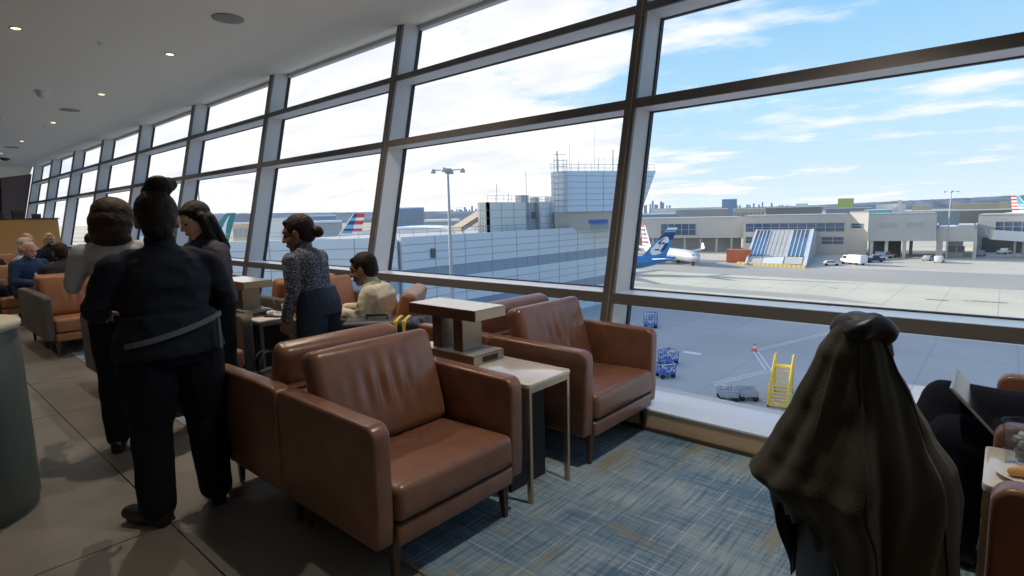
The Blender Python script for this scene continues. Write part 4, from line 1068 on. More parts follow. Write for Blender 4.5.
def cell_alaska(u, v):
    # blue fin, pale face in a fur ruff
    x, y = (u-.50)*1.0, v
    face = ((x+.02)/.36)**2+((y-.40)/.30)**2
    if v > .93: return 2
    if .86 < v < .90 or (.0 < u < .05): return 3
    if face < 1:
        if y > .58+.10*math.sin(x*9+1): return 2 if face > .72 else 1
        if .46 < y < .52 and (abs(x+.14) < .06 or abs(x-.04) < .06): return 1
        if .34 < y < .46 and abs(x+.05) < .025: return 1
        if abs(y-.27-.25*(x+.05)**2*4) < .022 and abs(x+.05) < .13: return 1
        if x > .14 and .2 < y < .5: return 1
        return 2
    return 1 if v > .6 else 0
def cell_cathay(u, v):
    # white brush wing: a low stroke from the leading edge, turning up towards the tip
    w = (v-.28)/.72
    if w < 0: return 0
    cu = .80-.34*w**.8
    if .04 < w < .90 and abs(u-cu) < .15*(1-w)**.8+.015: return 1
    if .02 < w < .30 and .06 < u < .85 and abs(w-(.24-.20*u)) < .055+.04*u: return 1
    return 0
def cell_flag(u, v):
    k = int(v*11)
    if u < .10: return 2
    if u < .50+.10*math.sin(v*4): return 1 if k % 2 == 0 else (2 if v < .5 else 3)
    return 0 if k % 2 == 0 else 2
def tail_place(px, py, ztop, D=None, **k):
    P = at_z(px, py, ztop) if D is None else at_d(px, py, D); return P
def put_airliner(px, py, ztop, D, heading, R_, Lf, label, cell, mats, **kw):
    """fin tip seen at px,py"""
    P = at_d(px, py, D); 
    finH = kw.get('finH', 7.0); gear = P.z-G-finH-R_*.62-R_*.6
    # fin tip (leading corner) is at local x = finRoot-.5-sweep
    tipx = kw.get('finRoot', 6.0)-.5-kw.get('sweep', 5.2)-kw.get('finTip', 2.2)/2
    loc = Vector((P.x-tipx*math.cos(heading), P.y-tipx*math.sin(heading), G))
    kw['gear'] = max(1.2, gear)
    return airliner(loc, heading, R_, Lf, label, cell, mats, **kw)
# heading angles: PI = nose to -x (left and away)
put_airliner(673, 227.5, 0, 150, math.radians(205), 1.9, 38, 'blue tailed jet behind the mullion, its fin painted with a pale fur framed face', cell_alaska, [p_blue, p_navy, p_white, p_sky], tail_body=(p_blue, 6), finH=8.2, finRoot=6.8, finTip=2.4, sweep=7.4)
put_airliner(643, 225, 0, 205, math.radians(-36), 1.9, 38, 'silver jet parked nose right behind the blue tailed jet, fin striped red and white', cell_flag, [p_red, p_navy, p_white, p_sky], body=p_silver, finH=8.0, finRoot=7.0, finTip=2.8, sweep=5.4)
put_airliner(231, 213, 0, 112, math.radians(212), 2.9, 60, 'wide body jet with a teal tail fin carrying a white brush stroke wing, left background', cell_cathay, [p_teal, p_white], finH=8.4, finRoot=8.0, finTip=2.2, sweep=9.0, wings=False)
put_airliner(359, 213.5, 0, 118, math.radians(206), 2.9, 60, 'jet with red, white and blue striped fin rising over the terminal roof', cell_flag, [p_red, p_navy, p_white, p_sky], finH=8.4, finRoot=8.0, finTip=2.8, sweep=7.4, body=p_silver, wings=False)
put_airliner(1015, 195.5, 0, 262, math.radians(-20), 2.4, 50, 'jet at the right edge behind the concourse, only its red and pale striped fin showing', cell_flag, [p_red, p_sky, p_white, p_sky], finH=8.4, finRoot=7.8, finTip=2.8, sweep=6.0, body=p_white, wings=False)
put_airliner(1038, 211, 0, 186, math.radians(286), 1.9, 38, 'white jet parked at the right edge in front of the concourse, wing pointing left', lambda u, v: 0, [p_white], finH=7, body=p_white)
# jet bridge at right
jb_ = empty('jet_bridge', (gp(1000, 253).x, gp(1000, 253).y, G), label='white jet bridge tunnel reaching from the right edge concourse', cat='jet bridge')
a, b = at_d(991, 234.5, 176), at_d(1050, 238.5, 170)
MB().bar(a, b, 3.2, 3.0).build('tunnel', panel_w, jb_).matrix_parent_inverse = Matrix.Translation(-jb_.location)
m_ = MB(); q = a.lerp(b, .5); m_.tube([(q.x-1, q.y, G), (q.x-1, q.y, q.z)], .35, 8).tube([(q.x+1, q.y, G), (q.x+1, q.y, q.z)], .35, 8)
m_.build('support_leg', steel, jb_).matrix_parent_inverse = Matrix.Translation(-jb_.location)

# ------------------------------------------------------------------ the far field
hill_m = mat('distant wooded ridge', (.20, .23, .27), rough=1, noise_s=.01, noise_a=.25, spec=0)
hz_tan = mat('distant tan hall', (.62, .50, .34), rough=.9)
hz_white = mat('distant white hall', (.72, .74, .75), rough=.8)
hz_grey = mat('distant grey hall', (.36, .38, .40), rough=.9)
hz_brown = mat('distant brown hall', (.30, .26, .23), rough=.9)
hz_blue = mat('distant blue hall', (.24, .34, .48), rough=.8)
hz_teal = mat('distant turquoise roof', (.18, .60, .62), rough=.6)
hz_green = mat('distant lime hall', (.45, .55, .18), rough=.8)
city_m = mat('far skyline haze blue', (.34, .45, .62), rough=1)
def ridge(name, label, D, x0, x1, prof, n=160, m_=hill_m, seed=1):
    """low hill range far beyond the field; prof(t)-> crest row in the picture frame"""
    mb = MB(); top = []; bot = []; bk_ = []
    for i in range(n+1):
        px = x0+(x1-x0)*i/n; py = prof(i/n)+.5*noise.noise(Vector((px*.08, seed, 0)))+.35*noise.noise(Vector((px*.4, seed, 3)))
        P = at_d(px, py, D); d = Vector((P.x, P.y, 0)).normalized()
        top.append(mb.bm.verts.new(P)); bot.append(mb.bm.verts.new((P.x-d.x*D*.08, P.y-d.y*D*.08, G-2))); bk_.append(mb.bm.verts.new((P.x+d.x*D*.1, P.y+d.y*D*.1, G-2)))
    for i in range(n):
        mb.bm.faces.new((bot[i], bot[i+1], top[i+1], top[i])); mb.bm.faces.new((top[i], top[i+1], bk_[i+1], bk_[i]))
    return tag(mb.build(name, m_, smooth=True), label, 'hill')
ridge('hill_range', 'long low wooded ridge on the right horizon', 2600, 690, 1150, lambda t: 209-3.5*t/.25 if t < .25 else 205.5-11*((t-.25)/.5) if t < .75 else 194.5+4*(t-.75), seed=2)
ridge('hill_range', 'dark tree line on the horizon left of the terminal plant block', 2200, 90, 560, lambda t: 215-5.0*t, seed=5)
def hall(px0, px1, ptop, D, m_, label, dep=30, windows=0, zb=G, cat='building', name='distant_hall'):
    a, b = at_d(px0, ptop, D), at_d(px1, ptop, D); zt_ = (a.z+b.z)/2; c = (a+b)/2
    r = empty(name, (c.x, c.y, G), label=label, cat=cat)
    o = slab_between(MB(), a, b, zb, zt_, dep).build('wall', m_, r); world_child(o, r)
    o = slab_between(MB(), a, b, zt_, zt_+.6, dep, off=-.5).build('roof_edge', hz_white, r); world_child(o, r)
    if windows:
        w_ = MB(); a0, b0 = Vector((a.x, a.y, 0)), Vector((b.x, b.y, 0))
        for k in range(windows):
            q0, q1 = a0.lerp(b0, (k+.2)/windows), a0.lerp(b0, (k+.8)/windows); slab_between(w_, q0, q1, zt_-(zt_-G)*.35, zt_-(zt_-G)*.12, .3, off=-.3)
        world_child(w_.build('window_band', hz_grey, r), r)
    return r
hall(651, 722, 208.5, 520, hz_white, 'long white hangar roof on the horizon just right of the thick mullion')
hall(676, 728, 209.5, 400, hz_grey, 'brown grey hall below the white hangar, right of the mullion', windows=9)
hall(640, 676, 214.5, 420, hz_blue, 'blue shed on the horizon right beside the thick mullion')
hall(722, 737, 198.5+1, 560, hz_blue, 'blue box shaped hangar on the horizon, tallest block there')
hall(733, 765, 209.0, 380, hz_tan, 'cream ribbed hall above the concourse roof', windows=8)
hall(766, 822, 207.5, 420, hz_brown, 'long brown hall above the concourse roof, left of the grey pair of roof units')
hall(796, 808, 204.0, 700, hz_white, 'small white block on the horizon above the long brown hall')
hall(826, 872, 208.5, 450, hz_grey, 'grey hall with white roof under the lime green block', windows=6)
hall(838, 854, 198.8, 650, hz_green, 'lime green block on the horizon')
hall(864, 892, 210.5, 330, hz_teal, 'turquoise roofed building above the bridge building')
hall(876, 906, 204.5, 700, hz_white, 'white hall on the horizon above the turquoise roof')
hall(898, 902, 200.5, 690, hz_white, 'white chimney like block on the horizon above the bridge building', dep=6)
hall(912, 932, 206.0, 520, hz_tan, 'tan hall on the horizon left of the slim floodlight mast')
hall(903, 960, 211.5, 360, hz_grey, 'grey flat building just above the bridge building roof', windows=10)
hall(952, 1000, 204.0, 600, hz_tan, 'long tan hall on the horizon right of the slim floodlight mast')
hall(960, 1060, 209.8, 420, hz_brown, 'brown low building beyond the right edge concourse')
hall(1000, 1030, 202.0, 700, hz_tan, 'tan hall on the horizon at the right edge')
hall(395, 424, 208.5, 300, hz_blue, 'glass fronted blue grey terminal on the horizon right of the second mullion', windows=12)
hall(300, 336, 216.5, 260, hz_blue, 'blue hangar on the horizon behind the person with the patterned blouse')
hall(262, 300, 219.0, 300, hz_white, 'white shed on the horizon left of the person with the patterned blouse')
hall(310, 342, 222.5, 180, hz_grey, 'low grey building behind the patterned blouse, left of the striped fin')
hall(424, 460, 221.5, 170, hz_grey, 'dark low roof building behind the tall floodlight mast', windows=4)
hall(176, 212, 225.5, 190, hz_white, 'pale low building under the teal fin, left part', windows=6)
hall(232, 262, 224.0, 240, hz_tan, 'tan low building right of the teal fin', windows=6)
hall(120, 150, 224.5, 280, hz_white, 'pale building seen between the far mullions', windows=5)
# curved grey hall left of the mast
c_ = at_d(420, 224, 120)
mb = MB(); pr_ = [(-16, -1.5+G*0), (16, -1.5)]
arc = [(-17*math.cos(PI*k/14), 3.4*math.sin(PI*k/14)) for k in range(15)]
mb.prism([(x, z) for x, z in arc], -12, 12, axis='y')
o = mb.build('vaulted_hall', hz_white, smooth=.5); o.location = (c_.x-14, c_.y+10, -4.2); o.rotation_euler.z = .7; tag(o, 'low vaulted grey white hall roof behind the terminal wing, left of the tall mast', 'building')
MB().box(-16.5, 16.5, -11.8, 11.8, G+4.2, .05).build('wall', hz_grey, o)
# covered gangway gable by the plant block
q = at_d(484, 231, 84); mb = MB()
mb.prism([(0, 2.0), (5.5, 5.0), (5.5, 4.2), (.2, 1.3)], -2, 2, axis='x' if False else 'y')
o = mb.build('sloped_canopy', mat('tan canopy', (.36, .29, .22), rough=.8)); o.location = (-64.5, 60.2, -2.3); o.rotation_euler.z = 1.2; tag(o, 'tan sloping stair canopy on the terminal roof, touching the plant block on its left', 'canopy')
for x, y in ((.4, -1.8), (.4, 1.8), (5.2, -1.8), (5.2, 1.8)): MB().tube([(x, y, .9), (x, y, 1.6+x*.5)], .1, 6).build('post', steel, o)
# far city skylines
def skyline(px0, px1, base_py, hmax, D, n, label, seed):
    random.seed(seed); mb = MB(); c = at_d((px0+px1)/2, base_py, D)
    for k in range(n):
        t = (k+random.random())/n; px = px0+(px1-px0)*t; h = hmax*(.25+.75*random.random()**2.2)*(1-.6*abs(t-.5)*2)
        a, b = at_d(px-random.uniform(.5, 1.3), base_py-h, D), at_d(px+random.uniform(.5, 1.3), base_py-h, D)
        slab_between(mb, a, b, G, a.z, 60)
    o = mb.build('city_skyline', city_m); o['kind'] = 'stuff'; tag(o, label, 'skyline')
skyline(640, 670, 206.5, 8, 5200, 11, 'tiny blue city skyline on the horizon at the thick mullion', 3)
skyline(450, 492, 211, 7, 5600, 16, 'faint blue city skyline on the horizon right of the tall mast', 9)
skyline(735, 790, 206, 4.5, 5200, 12, 'faint row of towers on the horizon above the cream hall', 12)
# small ground equipment far away, along the field
random.seed(21)
k_ = 0
for px, py, D, m_ in ((196, 232, 150, hz_white), (205, 236, 130, hz_grey), (240, 234, 150, hz_white), (248, 230, 170, hz_blue), (256, 233, 140, hz_white), (268, 232, 150, hz_blue), (276, 236, 120, p_red), (318, 231, 100, hz_grey)):
    c = at_d(px, py, D); r = empty('service_van', (c.x, c.y, G), random.uniform(0, 3), label='tiny service van far out on the airfield behind the terminal roof', cat='van', group='far service vans'); r.scale = (2.2, 2.2, 2.2)
    MB().prism([(-2.5, .4), (2.4, .4), (2.5, .95), (1.9, 1.15), (1.2, 2.05), (-2.45, 2.1)], -1, 1, axis='y').build('body', m_, r)
    MB().prism([(1.75, 1.2), (1.15, 1.9), (.3, 1.92), (.3, 1.2)], -1.01, 1.01, axis='y').build('windows', vglass, r)
# ------------------------------------------------------------------ people
skin_a = mat('warm brown skin', (.36, .19, .12), rough=.5); skin_b = mat('light skin', (.56, .34, .24), rough=.5); skin_c = mat('tan skin', (.28, .14, .085), rough=.5); skin_d = mat('pink skin', (.60, .33, .25), rough=.5)
hair_blk = mat('black hair', (.014, .008, .006), rough=.6, spec=.25, bump=.5, bump_s=90); hair_br = mat('dark brown hair', (.030, .013, .009), rough=.6, spec=.25, bump=.5, bump_s=90)
hair_bl = mat('blonde hair', (.45, .30, .14), rough=.5, bump=.5, bump_s=90); hair_gr = mat('grey blond hair', (.42, .36, .28), rough=.5, bump=.5, bump_s=90)
cl_black = mat('black uniform cloth', (.013, .016, .026), rough=.85, spec=.25, bump=.4, bump_s=30); cl_trous = mat('charcoal navy trousers', (.008, .010, .018), rough=.9, spec=.2)
cl_navy = mat('dark purple navy cloth', (.020, .017, .045), rough=.75); cl_grey = mat('light grey cloth', (.34, .35, .36), rough=.85); cl_cream = mat('cream knit', (.66, .60, .47), rough=.95, bump=.5, bump_s=120)
cl_jean = mat('dark blue denim', (.022, .034, .065), rough=.85, noise_s=60, noise_a=.3); cl_blue = mat('navy blue fleece', (.018, .045, .11), rough=.9); cl_dark = mat('black coat cloth', (.014, .014, .018), rough=.85)
cl_pink = mat('pink grey top', (.40, .28, .28), rough=.9); shoe_m = mat('black leather shoe', (.010, .010, .010), rough=.35); lip_m = mat('lip', (.30, .09, .07), rough=.5); eye_m = mat('dark eye', (.01, .01, .01), rough=.2)
strap_m = mat('grey apron string', (.13, .14, .165), rough=.8); glove_m = mat('pale glove', (.62, .58, .55), rough=.7)
def pattern_cloth():
    m = mat('white and navy checked blouse', (.2, .2, .25), rough=.85); nt = m.node_tree; b = nt.nodes['Principled BSDF']
    tc = nt.nodes.new('ShaderNodeTexCoord'); mp = nt.nodes.new('ShaderNodeMapping'); mp.inputs['Rotation'].default_value = (.4, .6, .7); nt.links.new(tc.outputs['Object'], mp.inputs[0])
    v = nt.nodes.new('ShaderNodeTexVoronoi'); v.inputs['Scale'].default_value = 95; nt.links.new(mp.outputs[0], v.inputs['Vector'])
    r = nt.nodes.new('ShaderNodeValToRGB'); r.color_ramp.interpolation = 'CONSTANT'; r.color_ramp.elements[0].color = (.36, .39, .46, 1); r.color_ramp.elements[1].position = .36; r.color_ramp.elements[1].color = (.05, .06, .09, 1)
    nt.links.new(v.outputs['Distance'], r.inputs[0]); nt.links.new(r.outputs[0], b.inputs['Base Color']); return m
cl_pat = pattern_cloth()
V = Vector
def loft(mb, secs, n=20, fwd=V((1, 0, 0))):
    """closed stack of ellipses: (centre, depth radius, width radius[, tilt])"""
    rings = []
    for s_ in secs:
        c, rx, ry = s_[:3]; up = V(s_[3]) if len(s_) > 3 else V((0, 0, 1)); up = up.normalized()
        y = up.cross(fwd).normalized(); x = y.cross(up).normalized()
        rings.append([mb.bm.verts.new(V(c)+x*rx*math.cos(2*PI*k/n)+y*ry*math.sin(2*PI*k/n)) for k in range(n)])
    for a, b in zip(rings, rings[1:]):
        for k in range(n): mb.bm.faces.new((a[k], a[(k+1) % n], b[(k+1) % n], b[k]))
    mb.bm.faces.new(rings[0][::-1]); mb.bm.faces.new(rings[-1])
def limb(mb, pts, rs):
    for (p, r), (q, s_) in zip(list(zip(pts, rs)), list(zip(pts, rs))[1:]): mb.cone(p, r, q, s_, 16)
def hand_shape(mb, wrist, d, n_, side, curl=.5, s_=1.0):
    """palm, four fingers of different length and a thumb from the side of the palm"""
    d = V(d).normalized(); n_ = V(n_); n_ = (n_-d*n_.dot(d)).normalized(); w_ = d.cross(n_).normalized()*side
    c = V(wrist)+d*.048*s_
    Mx = Matrix((d, w_, n_)).transposed().to_4x4()
    mb.ball(c, (.052*s_, .041*s_, .015*s_), 8, Mx); mb.cone(V(wrist)-d*.02, .024*s_, V(wrist)+d*.03*s_, .022*s_, 10)
    for k, ln in enumerate((.068, .078, .073, .056)):
        b = V(wrist)+d*.085*s_+w_*(.033-.0215*k)*s_; a1, a2, a3 = curl*.6, curl*1.4, curl*2.0; spread = w_*(.10-.07*k)
        p = b
        for ang, fr, r0, r1 in ((a1, .42, .0095, .009), (a2, .33, .009, .008), (a3, .25, .008, .007)):
            q = p+((d+spread)*math.cos(ang)-n_*math.sin(ang)).normalized()*ln*fr*s_; mb.cone(p, r0*s_, q, r1*s_, 8); p = q
    b = V(wrist)+d*.03*s_+w_*.032*s_; q = b+(d*.6+w_*.75-n_*.25*curl)*.038*s_; e = q+(d*.95+w_*.2-n_*.6*curl)*.030*s_
    mb.cone(b, .013*s_, q, .011*s_, 8); mb.cone(q, .011*s_, e, .008*s_, 8)
def head_matrix(c, yaw=0, pitch=0, roll=0): return Matrix.Translation(V(c)) @ Matrix.Rotation(yaw, 4, 'Z') @ Matrix.Rotation(pitch, 4, 'Y') @ Matrix.Rotation(roll, 4, 'X')
def head_shape(mb, HM, s_=1.0):
    def P(*a): return HM @ (V(a)*s_)
    R3 = HM.to_3x3().to_4x4()
    def E(c, r): mb.ball(P(*c), tuple(x*s_ for x in r), 12, R3)
    E((-.012, 0, .028), (.094, .073, .090)); E((.020, 0, -.030), (.070, .060, .078)); E((.040, 0, -.068), (.045, .045, .040)); E((.066, 0, -.092), (.024, .024, .019))
    E((.070, 0, .035), (.022, .050, .022)); E((.060, .030, -.028), (.028, .022, .022)); E((.060, -.030, -.028), (.028, .022, .022))
    mb.cone(P(.090, 0, .018), .007*s_, P(.108, 0, -.022), .012*s_, 8); E((.098, .012, -.024), (.010, .008, .007)); E((.098, -.012, -.024), (.010, .008, .007))
    E((.086, 0, -.052), (.014, .026, .008)); E((.084, 0, -.063), (.013, .022, .008))
    for y in (-1, 1): E((-.008, y*.076, -.008), (.018, .010, .030)); E((-.010, y*.074, .012), (.015, .014, .014))
def person(label, loc, rz, J, cloth, skin, hair, hairfn, group=None, voxel=.009, face=True, sc=1.0, build=1.0, hands=True, extra=None):
    """J: joint dict in the figure's own frame (x forward, y left, z up)"""
    HM = head_matrix(J['head'], *J.get('hrot', (0, 0, 0))); hs = J.get('hs', 1.0)
    neckb = V(J['neck']); pel = V(J['pelvis']); ch = V(J['chest']); wst = V(J['waist'])
    for s_ in ('L', 'R'): J['sh'+s_] = V(J['sh'+s_])-V((0, 0, .030))
    def arms(mb, k=1.0, to_hand=True, cut=1.0):
        for s_ in ('L', 'R'):
            sh, elb, wr = V(J['sh'+s_]), V(J['el'+s_]), V(J['wr'+s_]); wr2 = elb.lerp(wr, cut)
            limb(mb, [sh, sh.lerp(elb, .5), elb, elb.lerp(wr2, .45), wr2], [.052*k, .047*k, .038*k, .037*k, .027*k if cut == 1 else .034*k])
    def legs(mb, k=1.0, b_=1.0, cut=1.0, flare=None):
        for s_ in ('L', 'R'):
            h, kn, an = V(J['hip'+s_]), V(J['kn'+s_]), V(J['an'+s_]); an2 = kn.lerp(an, cut)
            limb(mb, [h, h.lerp(kn, .5), kn, kn.lerp(an2, .35), an2], [.088*k*b_, .074*k*b_, .055*k, .052*k, .036*k] if not flare else [.100*k*b_, .092*k*b_, .078*k, .074*k, flare])
    up1 = (ch-pel).normalized(); up2 = (neckb-ch).normalized()
    def torso(mb, k=1.0, b_=1.0, low=True):
        S = [(pel-up1*.07, .085*b_*k, .13*b_*k, up1), (pel, .108*b_*k, .165*b_*k, up1), (pel.lerp(wst, .6), .098*b_*k, .150*b_*k, up1), (wst, .088*b_*k, .132*b_*k, up1), (wst.lerp(ch, .5), .098*b_*k, .140*b_*k, up1), (ch, .110*b_*k, .152*b_*k, up2), (ch.lerp(neckb, .55), .092*b_*k, .155*k, up2), (ch.lerp(neckb, .85), .062*k, .105*k, up2), (neckb, .050*k, .060*k, up2)]
        loft(mb, S if low else S[2:])
        for s_ in ('L', 'R'): mb.cone(ch.lerp(neckb, .72), .050*k, V(J['sh'+s_]), .050*k, 14)
    def body(mb):
        head_shape(mb, HM, hs)
        hc = V(J['head']); nb = HM @ V((-.02, 0, -.06))
        mb.cone(neckb-up2*.03, .052, nb, .046, 16)
        torso(mb, .90, build); arms(mb, .88); legs(mb, .86, build)
        for s_ in ('L', 'R'):
            wr, elb = V(J['wr'+s_]), V(J['el'+s_]); sd = 1 if s_ == 'L' else -1
            hd = J.get('hd'+s_) or (wr-elb).normalized(); hn = J.get('hn'+s_) or V((0, sd, 0))
            if hands: hand_shape(mb, wr, hd, hn, sd*J.get('thumb', 1), J.get('curl', .5))
            an, toe = V(J['an'+s_]), V(J['toe'+s_]); mb.cone(an, .034, toe, .026, 12); mb.ball(an-V((0, 0, .03)), .036, 8)
    # the figure's weight rests on its shoes or seat
    o = blob('person', body, skin, voxel=min(voxel, .008) if face else voxel, smooth=3)
    o.location = loc; o.rotation_euler.z = rz; o.scale = (sc, sc, sc); tag(o, label, 'person', group)
    for part in cloth:
        kind, m_ = part[0], part[1]; kw = part[2] if len(part) > 2 else {}
        if kind == 'jacket':
            hem = kw.get('hem', .12)
            def f(mb, kw=kw):
                k = kw.get('k', 1.12); torso(mb, k, build, True)
                if kw.get('hem'): loft(mb, [(pel-up1*kw['hem'], .128*build*k, .178*build*k, up1), (pel, .125*build*k, .178*build*k, up1), (wst, .105*build*k, .150*build*k, up1)])
                arms(mb, kw.get('ak', 1.22), cut=kw.get('cut', .97))
                if kw.get('collar', True): mb.cone(neckb-up2*.02, .064, neckb+up2*.018, .058, 18)
            j = blob('jacket' if kw.get('name') is None else kw['name'], f, m_, o, voxel=voxel, smooth=3, wrinkle=kw.get('wr', .006), wscale=kw.get('ws', 9), wstretch=(1, 1, 1.6))
        elif kind == 'trousers':
            def f(mb, kw=kw):
                k = kw.get('k', 1.1); legs(mb, k, build, cut=.96, flare=kw.get('flare'))
                loft(mb, [(pel-up1*.10, .105*build*k, .150*build*k, up1), (pel, .122*build*k, .172*build*k, up1), (pel.lerp(wst, kw.get('rise', .55)), .108*build*k, .155*build*k, up1)])
            blob('trousers', f, m_, o, voxel=voxel, smooth=3, wrinkle=kw.get('wr', .006), wscale=7, wstretch=(1, 1, .6))
        elif kind == 'shoes':
            for s_ in ('L', 'R'):
                an, toe = V(J['an'+s_]), V(J['toe'+s_]); d = (toe-an); d.z = 0; d.normalize()
                def f(mb):
                    heel = V((an.x, an.y, an.z-.035))-d*.035; tt = V((toe.x, toe.y, heel.z+.0)); mb.cone(heel, .042, tt, .040, 12); mb.ball(tt+d*.02, (.040, .040, .034), 10); mb.cone(an, .042, an-V((0, 0, .04)), .046, 12)
                    mb.hexa([heel+V((0, 0, -.04))+d.cross(V((0, 0, 1)))*a*.036+d*b for a, b in ((-1, -.03), (1, -.03), (1, .19), (-1, .19))]+[heel+V((0, 0, -.02))+d.cross(V((0, 0, 1)))*a*.036+d*b for a, b in ((-1, -.03), (1, -.03), (1, .19), (-1, .19))])
                blob('shoe', f, m_, o, voxel=.008, smooth=2)
    blob('hair', lambda mb: hairfn(mb, HM, hs), hair, o, voxel=max(.006, voxel*.8), smooth=2, wrinkle=.003, wscale=30)
    if face:
        for y in (-1, 1):
            MB().ball(HM@(V((.0755, y*.030, .008))*hs), (.008, .012, .006), 8, HM.to_3x3().to_4x4()).build('eye', eye_m, o, smooth=True)
            MB().ball(HM@(V((.0815, y*.031, .030))*hs), (.007, .017, .003), 8, HM.to_3x3().to_4x4()).build('eyebrow', hair, o, smooth=True)
        MB().ball(HM@(V((.093, 0, -.057))*hs), (.010, .024, .009), 8, HM.to_3x3().to_4x4()).build('lips', lip_m, o, smooth=True)
    if extra: extra(o, J, HM)
    return o
def hair_fn(style):
    def f(mb, HM, s_):
        R3 = HM.to_3x3().to_4x4()
        def P(*a): return HM @ (V(a)*s_)
        def E(c, r): mb.ball(P(*c), tuple(x*s_ for x in r), 12, R3)
        if style != 'bald': E((-.026, 0, .040), (.096, .081, .090)); E((-.055, 0, -.005), (.060, .072, .075)); E((.028, 0, .088), (.044, .055, .022))
        if style == 'topbun': E((-.058, -.02, .140), (.050, .054, .044)); E((-.020, .0, .128), (.050, .050, .03)); E((-.058, 0, -.05), (.045, .058, .05)); E((-.040, -.055, .155), (.032, .034, .030))
        if style == 'lowbun': E((-.128, 0, -.025), (.038, .038, .038)); E((-.09, 0, -.01), (.045, .045, .035))
        if style == 'long':
            for y in (-1, 1): mb.cone(P(-.02, y*.075, .02), .030*s_, P(.005, y*.085, -.20), .028*s_, 12); mb.cone(P(-.06, y*.05, -.02), .05*s_, P(-.055, y*.06, -.23), .04*s_, 12)
        if style == 'bob':
            for y in (-1, 1): mb.cone(P(-.01, y*.078, .02), .030*s_, P(.012, y*.078, -.09), .026*s_, 12)
            E((-.06, 0, -.05), (.055, .085, .075))
        if style == 'full': E((-.035, 0, .035), (.118, .112, .105)); E((-.045, 0, -.02), (.118, .118, .10)); E((-.045, 0, -.07), (.105, .115, .09)); E((-.035, 0, -.12), (.09, .12, .07))
        if style == 'bald': E((-.075, 0, -.035), (.025, .062, .035)); mb.cone(P(-.055, .068, -.01), .012*s_, P(-.055, -.068, -.01), .012*s_, 8)
    return f
def stand(h=1.0, sh=.175, elb=None, **k):
    J = dict(pelvis=(0, 0, .92), waist=(0, 0, 1.06), chest=(.01, 0, 1.22), neck=(0, 0, 1.375), head=(.03, 0, 1.50),
             shL=(0, sh, 1.32), shR=(0, -sh, 1.32), elL=(-.03, sh+.05, 1.06), elR=(-.03, -sh-.05, 1.06), wrL=(.06, sh+.07, .84), wrR=(.06, -sh-.07, .84),
             hipL=(0, .088, .88), hipR=(0, -.088, .88), knL=(.02, .10, .48), knR=(.02, -.10, .48), anL=(-.02, .11, .085), anR=(-.02, -.11, .085), toeL=(.13, .125, .035), toeR=(.13, -.125, .035))
    J.update(k); return J
def sit(**k):
    J = dict(pelvis=(0, 0, .53), waist=(.0, 0, .68), chest=(.03, 0, .83), neck=(.05, 0, .985), head=(.10, 0, 1.10),
             shL=(.05, .175, .93), shR=(.05, -.175, .93), elL=(.08, .24, .68), elR=(.08, -.24, .68), wrL=(.30, .12, .64), wrR=(.30, -.12, .64),
             hipL=(.02, .09, .51), hipR=(.02, -.09, .51), knL=(.44, .11, .50), knR=(.44, -.11, .50), anL=(.48, .12, .085), anR=(.46, -.12, .085), toeL=(.62, .13, .035), toeR=(.60, -.13, .035))
    J.update(k); return J

# 1 person in black uniform, seen from behind
def apron(o, J, HM):
    mb = MB(); pts = []
    for k in range(13):
        t = k/12; y = .205-.41*t; z = .900+.10*t; x = -math.sqrt(max(0, 1-(y/.235)**2))*.172-.008; pts.append((x, -y if False else y, z))
    for a, b in zip(pts, pts[1:]): mb.bar(a, b, .010, .024)
    mb.build('apron_string', strap_m, o)
    mb = MB(); mb.box(-.012, .012, -.006, .006, .84, .99, Matrix.Translation((-.165, -.17, 0)))
    mb.build('apron_tie', strap_m, o)
J = stand(sh=.185, pelvis=(0, 0, .88), waist=(-.01, 0, 1.02), chest=(.0, 0, 1.18), neck=(.01, 0, 1.34), head=(.035, -.005, 1.455), hs=1.10, shL=(0, .190, 1.285), shR=(0, -.190, 1.285),
          elL=(.05, .275, 1.065), elR=(.02, -.270, 1.055), wrL=(.27, .22, 1.02), wrR=(.25, -.14, 1.02), hipL=(0, .095, .86), hipR=(0, -.095, .86), knL=(.015, .115, .47), knR=(.03, -.13, .47),
          anL=(-.03, .135, .085), anR=(-.01, -.135, .085), toeL=(.09, .21, .035), toeR=(.14, -.16, .035), hrot=(-.25, .30, 0), hnL=V((0, 0, 1)), hnR=V((0, 0, 1)))
person('person in black uniform and a top bun standing in the foreground, back to the camera', (-3.01, .897, 0), PI*.985, J,
       [('jacket', cl_black, dict(hem=.05, k=1.12, ak=1.22, wr=.011, ws=7, name='jacket')), ('trousers', cl_trous, dict(k=1.12, flare=.078, rise=.4)), ('shoes', shoe_m)], skin_a, hair_blk, hair_fn('topbun'), voxel=.008, build=1.17, extra=apron, face=True)
# 2 person with voluminous brown hair
J = stand(head=(.05, 0, 1.47), neck=(.02, 0, 1.35), hrot=(-.5, .2, 0), elL=(.0, .25, 1.08), wrL=(.20, .30, 1.10), shL=(0, .18, 1.30), shR=(0, -.18, 1.30), elR=(.05, -.22, 1.06), wrR=(.26, -.10, 1.05), hnL=V((0, 0, 1)))
person('person with full brown hair and grey sleeves standing left of the one in black uniform', (-4.16, 1.0, 0), 2.7, J,
       [('jacket', cl_grey, dict(k=1.12, ak=1.2, cut=.75, wr=.006)), ('trousers', cl_trous, dict(k=1.08, flare=.062)), ('shoes', shoe_m)], skin_a, hair_br, hair_fn('full'), voxel=.010)
